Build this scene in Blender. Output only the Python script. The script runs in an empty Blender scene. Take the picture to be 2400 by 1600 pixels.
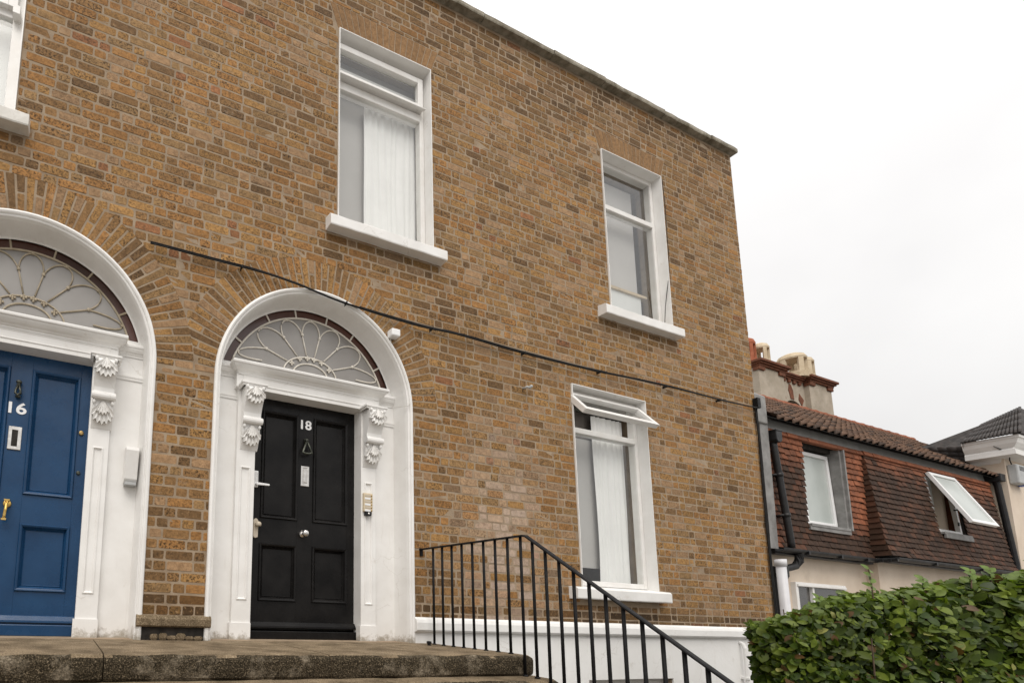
import bpy, math, random
from mathutils import Vector, Matrix, noise
from mathutils.geometry import tessellate_polygon

RND = random.Random(11)
scene = bpy.context.scene
COL = scene.collection

# ------------------------------------------------------------------ camera
cd = bpy.data.cameras.new('camera')
cam = bpy.data.objects.new('camera', cd)
COL.objects.link(cam)
RIGHT = Vector((0.9460841745, -0.3219888484, 0.0353258576))
DOWN = Vector((0.0726667313, 0.1046962919, -0.9918458714))
FWD = Vector((0.3156648236, 0.9409366971, 0.1224493820))
CPOS = Vector((-0.98297, -3.20857, 0.23967))
FPX = 1137.0653 / 2400.0
CX, CY = 538.46 / 2400.0, 1277.73 / 2400.0
m = Matrix.Identity(4)
for i, ax in enumerate((RIGHT, -DOWN, -FWD)):
    for j in range(3):
        m[j][i] = ax[j]
m.translation = CPOS
cam.matrix_world = m
cd.sensor_fit = 'HORIZONTAL'
cd.sensor_width = 36.0
cd.lens = FPX * 36.0
cd.shift_x = 0.5 - CX
cd.shift_y = CY - 800.0 / 2400.0
cd.clip_start = 0.05
cd.clip_end = 2000.0
scene.camera = cam

# ------------------------------------------------------------------ sky (overcast)
SUN_EL, SUN_AZ = math.radians(58), math.radians(200)
world = bpy.data.worlds.new('World')
scene.world = world
world.use_nodes = True
nt = world.node_tree
nt.nodes.clear()
out = nt.nodes.new('ShaderNodeOutputWorld')
bg = nt.nodes.new('ShaderNodeBackground')
bg.inputs['Strength'].default_value = 0.1
sky = nt.nodes.new('ShaderNodeTexSky')
sky.sky_type = 'NISHITA'
sky.sun_disc = False
sky.sun_elevation = SUN_EL
sky.sun_rotation = SUN_AZ
sky.dust_density = 6.0
tc = nt.nodes.new('ShaderNodeTexCoord')
cl = nt.nodes.new('ShaderNodeTexNoise')
cl.inputs['Scale'].default_value = 1.7
cl.inputs['Detail'].default_value = 5.0
cl.inputs['Roughness'].default_value = 0.55
rp = nt.nodes.new('ShaderNodeValToRGB')
rp.color_ramp.elements[0].position = 0.36
rp.color_ramp.elements[0].color = (0.865, 0.852, 0.845, 1)
rp.color_ramp.elements[1].position = 0.62
rp.color_ramp.elements[1].color = (1.0, 0.988, 0.976, 1)
gain = nt.nodes.new('ShaderNodeMixRGB')
gain.blend_type = 'MULTIPLY'
gain.inputs[0].default_value = 1.0
gain.inputs[2].default_value = (10.7, 10.7, 10.7, 1)
# standard overcast sky: brighter towards the zenith
sep = nt.nodes.new('ShaderNodeSeparateXYZ')
nt.links.new(tc.outputs['Generated'], sep.inputs[0])
el = nt.nodes.new('ShaderNodeMath')
el.operation = 'MULTIPLY_ADD'
el.use_clamp = False
el.inputs[1].default_value = 0.72
el.inputs[2].default_value = 0.50
nt.links.new(sep.outputs['Z'], el.inputs[0])
el2 = nt.nodes.new('ShaderNodeMath')
el2.operation = 'MAXIMUM'
el2.inputs[1].default_value = 0.5
nt.links.new(el.outputs[0], el2.inputs[0])
cie = nt.nodes.new('ShaderNodeMixRGB')
cie.blend_type = 'MULTIPLY'
cie.inputs[0].default_value = 1.0
nt.links.new(gain.outputs['Color'], cie.inputs[1])
nt.links.new(el2.outputs[0], cie.inputs[2])
mix = nt.nodes.new('ShaderNodeMixRGB')
mix.inputs[0].default_value = 0.96
nt.links.new(tc.outputs['Generated'], cl.inputs['Vector'])
nt.links.new(cl.outputs['Fac'], rp.inputs['Fac'])
nt.links.new(rp.outputs['Color'], gain.inputs[1])
nt.links.new(sky.outputs['Color'], mix.inputs[1])
nt.links.new(cie.outputs['Color'], mix.inputs[2])
nt.links.new(mix.outputs['Color'], bg.inputs['Color'])
nt.links.new(bg.outputs['Background'], out.inputs['Surface'])

sl = bpy.data.lights.new('sun', 'SUN')
sl.energy = 1.5
sl.angle = math.radians(45)
sl.color = (1.0, 0.948, 0.88)
sun = bpy.data.objects.new('sun', sl)
COL.objects.link(sun)
sun.location = (-4, -12, 14)
sd = Vector((0.28, 0.62, -0.95))
sun.rotation_euler = sd.to_track_quat('-Z', 'Y').to_euler()

scene.view_settings.view_transform = 'Standard'
scene.view_settings.look = 'None'
scene.view_settings.exposure = 0.36
scene.view_settings.gamma = 1.0


def pix(p):
    """pixel (in a 2400 wide frame) and optical depth of a world point"""
    d = Vector(p) - CPOS
    z = d.dot(FWD)
    if z < 0.05:
        return -9999, -9999, 0.05
    return (CX + FPX * d.dot(RIGHT) / z) * 2400, (CY + FPX * d.dot(DOWN) / z) * 2400, z


def seen(p, marg=30):
    u, v, z = pix(p)
    return -marg < u < 2400 + marg and -marg < v < 1600 + marg


# ------------------------------------------------------------------ materials
def nodes_of(name):
    mt = bpy.data.materials.new(name)
    mt.use_nodes = True
    t = mt.node_tree
    b = t.nodes['Principled BSDF']
    return mt, t, b


def N(t, kind, **kw):
    n = t.nodes.new(kind)
    for k, v in kw.items():
        if k in n.inputs:
            n.inputs[k].default_value = v
        else:
            setattr(n, k, v)
    return n


def ramp(t, fac, stops):
    r = t.nodes.new('ShaderNodeValToRGB')
    e = r.color_ramp.elements
    while len(e) < len(stops):
        e.new(0.5)
    for i, (p, c) in enumerate(stops):
        e[i].position = p
        e[i].color = tuple(c) + (1,) if len(c) == 3 else c
    t.links.new(fac, r.inputs['Fac'])
    return r.outputs['Color']


def mixc(t, fac, a, b, blend='MIX'):
    n = t.nodes.new('ShaderNodeMixRGB')
    n.blend_type = blend
    for i, s in ((0, fac), (1, a), (2, b)):
        if isinstance(s, (int, float)):
            n.inputs[i].default_value = s
        elif isinstance(s, (tuple, list)):
            n.inputs[i].default_value = tuple(s) + (1,) if len(s) == 3 else s
        else:
            t.links.new(s, n.inputs[i])
    return n.outputs['Color']


def pos(t):
    return t.nodes.new('ShaderNodeNewGeometry').outputs['Position']


def noi(t, scale, detail=4.0, rough=0.55, vec=None, dist=0.0):
    n = N(t, 'ShaderNodeTexNoise', Scale=scale, Detail=detail, Roughness=rough, Distortion=dist)
    t.links.new(vec if vec is not None else pos(t), n.inputs['Vector'])
    return n.outputs['Fac']


def bump(t, b, h, strength=0.4, dist=0.004):
    n = N(t, 'ShaderNodeBump', Strength=strength, Distance=dist)
    t.links.new(h, n.inputs['Height'])
    t.links.new(n.outputs['Normal'], b.inputs['Normal'])


def stretch(t, s):
    mp = N(t, 'ShaderNodeMapping')
    mp.inputs['Scale'].default_value = s
    t.links.new(pos(t), mp.inputs['Vector'])
    return mp.outputs['Vector']


def generic(name, c1, c2, scale=6.0, rough=0.6, bs=0.25, bscale=60.0, bd=0.003, spec=0.5, metal=0.0, lo=0.35, hi=0.65,
            coat=0.0, dirt=None, dscale=3.0, dlo=0.6, dhi=0.8):
    mt, t, b = nodes_of(name)
    c = ramp(t, noi(t, scale, 6), [(lo, c1), (hi, c2)])
    if dirt:
        d = ramp(t, noi(t, dscale, 9, 0.7), [(dlo, (0, 0, 0)), (dhi, (1, 1, 1))])
        c = mixc(t, d, c, dirt)
    t.links.new(c, b.inputs['Base Color'])
    r = ramp(t, noi(t, scale * 2.3, 4), [(0.3, (rough * .85,) * 3), (0.7, (min(1, rough * 1.15),) * 3)])
    t.links.new(r, b.inputs['Roughness'])
    b.inputs['Specular IOR Level'].default_value = spec
    b.inputs['Metallic'].default_value = metal
    b.inputs['Coat Weight'].default_value = coat
    b.inputs['Coat Roughness'].default_value = 0.25
    bump(t, b, noi(t, bscale, 5), bs, bd)
    return mt


M = {}


def weather(mt, dirt=(0.30, 0.26, 0.20), z0=0.0, zr=0.16, crack=True, cc=(0.42, 0.38, 0.32)):
    """splash dirt low on the wall and a few hairline cracks over an existing paint"""
    t = mt.node_tree
    b = t.nodes['Principled BSDF']
    src = b.inputs['Base Color'].links[0].from_socket
    sp = t.nodes.new('ShaderNodeSeparateXYZ')
    t.links.new(pos(t), sp.inputs[0])
    mr = N(t, 'ShaderNodeMapRange')
    mr.inputs['From Min'].default_value = z0
    mr.inputs['From Max'].default_value = z0 + zr
    mr.inputs['To Min'].default_value = 0.30
    mr.inputs['To Max'].default_value = -0.25
    t.links.new(sp.outputs['Z'], mr.inputs['Value'])
    ad = N(t, 'ShaderNodeMath', operation='ADD')
    t.links.new(mr.outputs[0], ad.inputs[0])
    t.links.new(noi(t, 14, 8, 0.72), ad.inputs[1])
    f = ramp(t, ad.outputs[0], [(0.60, (0, 0, 0)), (0.80, (0.85, 0.85, 0.85))])
    c = mixc(t, f, src, dirt)
    st = ramp(t, noi(t, 1.0, 8, 0.7, stretch(t, (22, 22, 1.6))), [(0.60, (0, 0, 0)), (0.80, (0.35, 0.35, 0.35))])
    c = mixc(t, st, c, (0.52, 0.47, 0.40))
    if crack:
        vo = N(t, 'ShaderNodeTexVoronoi', feature='DISTANCE_TO_EDGE', Scale=3.2)
        wv = N(t, 'ShaderNodeVectorMath', operation='ADD')
        nz = N(t, 'ShaderNodeTexNoise', Scale=9.0, Detail=5.0)
        t.links.new(pos(t), nz.inputs['Vector'])
        sc_ = N(t, 'ShaderNodeVectorMath', operation='SCALE')
        sc_.inputs['Scale'].default_value = 0.16
        t.links.new(nz.outputs['Color'], sc_.inputs[0])
        t.links.new(pos(t), wv.inputs[0])
        t.links.new(sc_.outputs[0], wv.inputs[1])
        t.links.new(wv.outputs[0], vo.inputs['Vector'])
        ln = ramp(t, vo.outputs['Distance'], [(0.0, (1, 1, 1)), (0.010, (0, 0, 0))])
        ms_ = ramp(t, noi(t, 2.2, 3), [(0.54, (0, 0, 0)), (0.62, (0.4, 0.4, 0.4))])
        c = mixc(t, mixc(t, 1.0, ln, ms_, 'MULTIPLY'), c, cc)
    t.links.new(c, b.inputs['Base Color'])


def brushed(mt, strength=0.25):
    """upright brush marks and patchy gloss in door paint"""
    t = mt.node_tree
    b = t.nodes['Principled BSDF']
    h = mixc(t, 0.5, noi(t, 1.0, 4, 0.6, stretch(t, (160, 160, 7))), noi(t, 26, 5))
    bump(t, b, h, strength, 0.004)
    r = ramp(t, noi(t, 7, 6, 0.65), [(0.30, (0.18, 0.18, 0.18)), (0.70, (0.42, 0.42, 0.42))])
    t.links.new(r, b.inputs['Roughness'])


# stock brick: the brick's own colour comes from its attribute; pits and burnt flecks are grain on top
mt, t, b = nodes_of('stock_brick')
at = N(t, 'ShaderNodeAttribute', attribute_name='col')
c = at.outputs['Color']
wob = ramp(t, noi(t, 26, 5), [(0.28, (0.70, 0.67, 0.63)), (0.52, (1, 1, 1)), (0.75, (1.22, 1.18, 1.12))])
c = mixc(t, 1.0, c, wob, 'MULTIPLY')
fl = ramp(t, noi(t, 62, 6, 0.68, dist=0.6), [(0.47, (0, 0, 0)), (0.60, (1, 1, 1))])
fm = N(t, 'ShaderNodeMath', operation='MULTIPLY')
t.links.new(fl, fm.inputs[0])
t.links.new(at.outputs['Alpha'], fm.inputs[1])
c = mixc(t, fm.outputs[0], c, (0.045, 0.026, 0.012))
fl2 = ramp(t, noi(t, 40, 4, 0.6), [(0.58, (0, 0, 0)), (0.72, (0.55, 0.55, 0.55))])
c = mixc(t, fl2, c, (0.42, 0.26, 0.13))
sm = ramp(t, noi(t, 9, 7, 0.7), [(0.60, (0, 0, 0)), (0.74, (0.6, 0.6, 0.6))])
c = mixc(t, sm, c, (0.40, 0.30, 0.20))
t.links.new(c, b.inputs['Base Color'])
b.inputs['Roughness'].default_value = 0.88
b.inputs['Specular IOR Level'].default_value = 0.25
hh = mixc(t, 0.5, noi(t, 45, 6, 0.65), noi(t, 170, 4))
bump(t, b, hh, 0.75, 0.005)
M['brick'] = mt

M['mortar'] = generic('lime_mortar', (0.250, 0.186, 0.126), (0.360, 0.278, 0.196), 7, 0.95, 0.7, 120, 0.004, 0.2,
                      dirt=(0.19, 0.14, 0.09), dscale=2.2, dlo=0.55, dhi=0.85)
M['white'] = generic('white_gloss_paint', (0.76, 0.745, 0.72), (0.83, 0.82, 0.80), 5, 0.42, 0.12, 35, 0.003, 0.45,
                     dirt=(0.56, 0.51, 0.44), dscale=7, dlo=0.62, dhi=0.84)
M['whitewall'] = generic('white_masonry_paint', (0.78, 0.77, 0.75), (0.83, 0.825, 0.81), 3, 0.8, 0.35, 40, 0.004, 0.3,
                         dirt=(0.50, 0.47, 0.41), dscale=3.5, dlo=0.60, dhi=0.86)
M['frame'] = generic('window_frame_paint', (0.74, 0.72, 0.69), (0.80, 0.79, 0.77), 8, 0.4, 0.1, 50, 0.002, 0.45,
                     dirt=(0.42, 0.36, 0.29), dscale=11, dlo=0.66, dhi=0.84)
M['oldwhite'] = generic('grimy_white_paint', (0.62, 0.60, 0.55), (0.72, 0.70, 0.66), 6, 0.7, 0.3, 50, 0.003, 0.3,
                        dirt=(0.36, 0.33, 0.27), dscale=5, dlo=0.55, dhi=0.8)
M['blue'] = generic('blue_door_paint', (0.007, 0.040, 0.105), (0.011, 0.053, 0.132), 4, 0.27, 0.16, 22, 0.004, 0.35,
                    dirt=(0.035, 0.085, 0.19), dscale=9, dlo=0.68, dhi=0.85)
M['black'] = generic('black_door_paint', (0.006, 0.0055, 0.0055), (0.013, 0.012, 0.0115), 5, 0.25, 0.2, 24, 0.004, 0.16,
                     dirt=(0.06, 0.055, 0.05), dscale=16, dlo=0.70, dhi=0.86)
M['iron'] = generic('black_painted_iron', (0.006, 0.006, 0.0065), (0.013, 0.0125, 0.013), 20, 0.55, 0.4, 90, 0.003, 0.15,
                    dirt=(0.03, 0.027, 0.027), dscale=40, dlo=0.62, dhi=0.8)
M['cable'] = generic('black_cable_sheath', (0.008, 0.0075, 0.0075), (0.017, 0.016, 0.015), 20, 0.65, 0.1, 80, 0.001, 0.25)
M['plastic'] = generic('black_rainwater_plastic', (0.008, 0.008, 0.009), (0.018, 0.0175, 0.018), 6, 0.45, 0.05, 60, 0.001, 0.3,
                       dirt=(0.05, 0.045, 0.036), dscale=5, dlo=0.62, dhi=0.88)
M['pipewhite'] = generic('white_soil_pipe', (0.58, 0.58, 0.60), (0.66, 0.66, 0.68), 4, 0.4, 0.05, 60, 0.001,
                         dirt=(0.5, 0.48, 0.44), dscale=6, dlo=0.6, dhi=0.9)
M['lead'] = generic('grey_lead', (0.16, 0.155, 0.15), (0.28, 0.275, 0.265), 5, 0.6, 0.3, 30, 0.004,
                    dirt=(0.09, 0.085, 0.075), dscale=4, dlo=0.55, dhi=0.8)
M['render'] = generic('grey_render', (0.37, 0.318, 0.25), (0.46, 0.40, 0.325), 3, 0.9, 0.4, 60, 0.004, 0.2,
                      dirt=(0.25, 0.215, 0.165), dscale=2, dlo=0.52, dhi=0.8)
M['cream'] = generic('cream_wall_paint', (0.60, 0.50, 0.40), (0.68, 0.58, 0.475), 2, 0.8, 0.3, 50, 0.003, 0.3,
                     dirt=(0.42, 0.35, 0.27), dscale=2.2, dlo=0.6, dhi=0.9)
M['redbrick'] = generic('red_chimney_brick', (0.13, 0.052, 0.03), (0.20, 0.078, 0.043), 9, 0.85, 0.4, 60, 0.004, 0.2,
                        dirt=(0.09, 0.04, 0.025), dscale=4, dlo=0.5, dhi=0.75)
M['pot'] = generic('buff_chimney_pot', (0.50, 0.40, 0.27), (0.62, 0.52, 0.38), 6, 0.8, 0.3, 40, 0.004, 0.2,
                   dirt=(0.30, 0.24, 0.15), dscale=5, dlo=0.55, dhi=0.8)
M['redpot'] = generic('red_chimney_pot', (0.30, 0.09, 0.045), (0.38, 0.13, 0.07), 6, 0.8, 0.3, 40, 0.004, 0.2)
M['brass'] = generic('brass', (0.60, 0.38, 0.10), (0.75, 0.52, 0.18), 20, 0.28, 0.1, 80, 0.001, 0.5, 1.0)
M['oldbrass'] = generic('dull_brass', (0.30, 0.20, 0.08), (0.42, 0.30, 0.13), 20, 0.4, 0.1, 80, 0.001, 0.5, 1.0)
M['steel'] = generic('brushed_steel', (0.55, 0.53, 0.50), (0.70, 0.68, 0.65), 30, 0.34, 0.1, 120, 0.001, 0.5, 1.0)
M['chrome'] = generic('chrome', (0.62, 0.60, 0.58), (0.70, 0.68, 0.66), 10, 0.12, 0.02, 50, 0.001, 0.5, 1.0)
M['bronze'] = generic('worn_dark_bronze', (0.035, 0.038, 0.03), (0.10, 0.105, 0.085), 30, 0.4, 0.2, 80, 0.002, 0.5, 0.7)
M['beige'] = generic('beige_plastic', (0.52, 0.45, 0.35), (0.58, 0.50, 0.40), 10, 0.45, 0.02, 60, 0.001)
M['cream_plastic'] = generic('yellowed_plastic', (0.60, 0.49, 0.33), (0.68, 0.57, 0.40), 12, 0.45, 0.02, 60, 0.001)
M['greyplastic'] = generic('grey_plastic', (0.36, 0.37, 0.37), (0.44, 0.45, 0.45), 6, 0.5, 0.02, 60, 0.001)
M['bluelamp'] = generic('blue_lens', (0.01, 0.07, 0.35), (0.02, 0.10, 0.45), 6, 0.2, 0.02, 60, 0.001)
M['dark'] = generic('dark_hollow', (0.012, 0.010, 0.008), (0.035, 0.028, 0.022), 9, 0.9, 0.4, 40, 0.004)
M['cloth'] = generic('white_curtain', (0.82, 0.815, 0.80), (0.87, 0.865, 0.85), 4, 0.9, 0.05, 200, 0.001, 0.1)
M['net'] = generic('grey_net_curtain', (0.42, 0.405, 0.392), (0.48, 0.465, 0.45), 1.2, 0.9, 0.05, 200, 0.001, 0.1)  # lit ceiling and sky reflection put into the grey of added window sheets
M['palenet'] = generic('pale_net_curtain', (0.62, 0.63, 0.62), (0.70, 0.71, 0.70), 1.2, 0.9, 0.05, 200, 0.001, 0.1)  # plain pale colour for flat sheets behind the panes
M['taupe'] = generic('taupe_board', (0.11, 0.095, 0.085), (0.16, 0.14, 0.125), 3, 0.8, 0.05, 60, 0.001)  # dim room tone put into the colour of an added board
M['cornice'] = generic('white_cornice_paint', (0.72, 0.71, 0.69), (0.80, 0.79, 0.77), 4, 0.6, 0.15, 40, 0.002)
M['slate'] = generic('dark_roof_tile', (0.022, 0.019, 0.018), (0.05, 0.041, 0.037), 8, 0.75, 0.3, 60, 0.003, 0.4,
                     dirt=(0.13, 0.09, 0.075), dscale=6, dlo=0.6, dhi=0.8)
M['tarmac'] = generic('front_garden_concrete', (0.20, 0.19, 0.175), (0.30, 0.285, 0.26), 3, 0.9, 0.5, 50, 0.004, 0.3,
                      dirt=(0.10, 0.09, 0.075), dscale=1.5, dlo=0.5, dhi=0.8)
M['stem'] = generic('hedge_stem', (0.06, 0.04, 0.025), (0.12, 0.08, 0.05), 20, 0.9, 0.4, 80, 0.003)
M['leading'] = generic('pale_leadwork', (0.62, 0.575, 0.50), (0.74, 0.70, 0.63), 20, 0.6, 0.3, 100, 0.002)
M['goldlead'] = generic('tarnished_leadwork', (0.33, 0.275, 0.19), (0.46, 0.39, 0.29), 20, 0.6, 0.3, 100, 0.002)
M['numwhite'] = generic('white_enamel', (0.80, 0.80, 0.80), (0.84, 0.84, 0.84), 5, 0.35, 0.02, 60, 0.001)

weather(M['white'])
weather(M['whitewall'], z0=-.9, zr=.9)
brushed(M['blue'])
brushed(M['black'], 0.3)

# weathered granite: speckled, algae-dark on faces that look outwards
mt, t, b = nodes_of('weathered_granite')
c = ramp(t, noi(t, 150, 4, 0.7), [(0.35, (0.11, 0.085, 0.056)), (0.5, (0.235, 0.185, 0.125)), (0.68, (0.44, 0.365, 0.27))])
big = ramp(t, noi(t, 4.5, 7, 0.65), [(0.36, (0.45, 0.41, 0.35)), (0.62, (1.05, 1.0, 0.92))])
c = mixc(t, 1.0, c, big, 'MULTIPLY')
moss = ramp(t, noi(t, 13, 6, 0.7), [(0.60, (0, 0, 0)), (0.76, (0.6, 0.6, 0.6))])
c = mixc(t, moss, c, (0.085, 0.08, 0.03))
t.links.new(c, b.inputs['Base Color'])
b.inputs['Roughness'].default_value = 0.9
b.inputs['Specular IOR Level'].default_value = 0.25
bump(t, b, mixc(t, 0.5, noi(t, 90, 5), noi(t, 14, 5)), 0.9, 0.012)
M['granite'] = mt
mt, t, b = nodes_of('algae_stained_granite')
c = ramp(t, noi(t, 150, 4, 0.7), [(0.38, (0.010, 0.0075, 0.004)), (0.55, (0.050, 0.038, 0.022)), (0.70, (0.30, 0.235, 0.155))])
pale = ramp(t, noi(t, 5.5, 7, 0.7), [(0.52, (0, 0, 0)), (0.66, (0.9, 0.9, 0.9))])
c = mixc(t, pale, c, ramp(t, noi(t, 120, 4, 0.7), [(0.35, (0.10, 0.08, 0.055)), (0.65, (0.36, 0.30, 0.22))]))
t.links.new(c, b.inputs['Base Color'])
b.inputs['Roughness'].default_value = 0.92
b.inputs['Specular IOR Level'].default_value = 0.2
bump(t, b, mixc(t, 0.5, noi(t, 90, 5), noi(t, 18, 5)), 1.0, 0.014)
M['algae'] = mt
M['copingstone'] = generic('lichened_coping', (0.20, 0.175, 0.135), (0.34, 0.31, 0.25), 9, 0.9, 0.7, 40, 0.01, 0.2,
                           dirt=(0.10, 0.085, 0.05), dscale=6, dlo=0.48, dhi=0.7)


def tilemat(name, rough, moss):
    mt, t, b = nodes_of(name)
    at = N(t, 'ShaderNodeAttribute', attribute_name='col')
    c = mixc(t, 1.0, at.outputs['Color'], ramp(t, noi(t, 9, 6), [(0.3, (0.7, 0.68, 0.66)), (0.7, (1.25, 1.2, 1.15))]), 'MULTIPLY')
    d = ramp(t, noi(t, 22, 6, 0.7), [(0.62, (0, 0, 0)), (0.76, (0.6, 0.6, 0.6))])
    c = mixc(t, d, c, moss)
    t.links.new(c, b.inputs['Base Color'])
    b.inputs['Roughness'].default_value = rough
    b.inputs['Specular IOR Level'].default_value = 0.3
    bump(t, b, noi(t, 60, 5), 0.4, 0.004)
    return mt


M['tile'] = tilemat('clay_tile', 0.85, (0.10, 0.075, 0.055))
M['pantile'] = tilemat('weathered_pantile', 0.85, (0.13, 0.12, 0.055))

# leaves
mt, t, b = nodes_of('hedge_leaf')
at = N(t, 'ShaderNodeAttribute', attribute_name='col')
c = mixc(t, 1.0, at.outputs['Color'], ramp(t, noi(t, 30, 3), [(0.3, (0.8, 0.8, 0.8)), (0.7, (1.2, 1.2, 1.15))]), 'MULTIPLY')
t.links.new(c, b.inputs['Base Color'])
b.inputs['Roughness'].default_value = 0.45
b.inputs['Specular IOR Level'].default_value = 0.28
tr = N(t, 'ShaderNodeBsdfTranslucent')
t.links.new(mixc(t, 1.0, c, (1.3, 1.5, 0.6), 'MULTIPLY'), tr.inputs['Color'])
ms = N(t, 'ShaderNodeMixShader')
ms.inputs[0].default_value = 0.22
t.links.new(b.outputs[0], ms.inputs[1])
t.links.new(tr.outputs[0], ms.inputs[2])
t.links.new(ms.outputs[0], t.nodes['Material Output'].inputs['Surface'])
M['leaf'] = mt


def glassmat(name, tint, ior=1.5, rough=0.015):
    mt, t, b = nodes_of(name)
    t.nodes.remove(b)
    tr = N(t, 'ShaderNodeBsdfTransparent')
    tr.inputs['Color'].default_value = tint + (1,)
    gl = N(t, 'ShaderNodeBsdfGlossy', Roughness=rough)
    lw_ = N(t, 'ShaderNodeLayerWeight', Blend=0.5)
    pw = N(t, 'ShaderNodeMath', operation='POWER')
    pw.inputs[1].default_value = 4.0
    t.links.new(lw_.outputs['Facing'], pw.inputs[0])
    fr = N(t, 'ShaderNodeMath', operation='MULTIPLY_ADD')
    fr.inputs[1].default_value = 0.9
    fr.inputs[2].default_value = 0.08
    t.links.new(pw.outputs[0], fr.inputs[0])
    bp = N(t, 'ShaderNodeBump', Strength=0.02, Distance=0.02)
    t.links.new(noi(t, 2.5, 1), bp.inputs['Height'])
    t.links.new(bp.outputs['Normal'], gl.inputs['Normal'])
    ms = N(t, 'ShaderNodeMixShader')
    t.links.new(fr.outputs[0], ms.inputs[0])
    t.links.new(tr.outputs[0], ms.inputs[1])
    t.links.new(gl.outputs[0], ms.inputs[2])
    t.links.new(ms.outputs[0], t.nodes['Material Output'].inputs['Surface'])
    return mt


M['glass'] = glassmat('window_glass', (0.97, 0.98, 0.975), 1.6)


def obscured(name, c1, c2, rough, scale=1.6):
    mt, t, b = nodes_of(name)
    c = ramp(t, noi(t, scale, 4, 0.5), [(0.35, c1), (0.65, c2)])
    t.links.new(c, b.inputs['Base Color'])
    b.inputs['Roughness'].default_value = rough
    b.inputs['Coat Weight'].default_value = 0.25
    b.inputs['Coat Roughness'].default_value = 0.05
    bump(t, b, noi(t, 6, 2), 0.05, 0.01)
    return mt


M['fanglass'] = obscured('frosted_fanlight_glass', (0.215, 0.20, 0.185), (0.30, 0.285, 0.27), 0.35)
M['redglass'] = obscured('maroon_glass', (0.040, 0.013, 0.008), (0.085, 0.028, 0.018), 0.30, 1.0)
M['obsc'] = obscured('obscured_window_glass', (0.40, 0.44, 0.42), (0.52, 0.555, 0.53), 0.35, 1.2)

# ------------------------------------------------------------------ mesh helper
WL = {}


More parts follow.
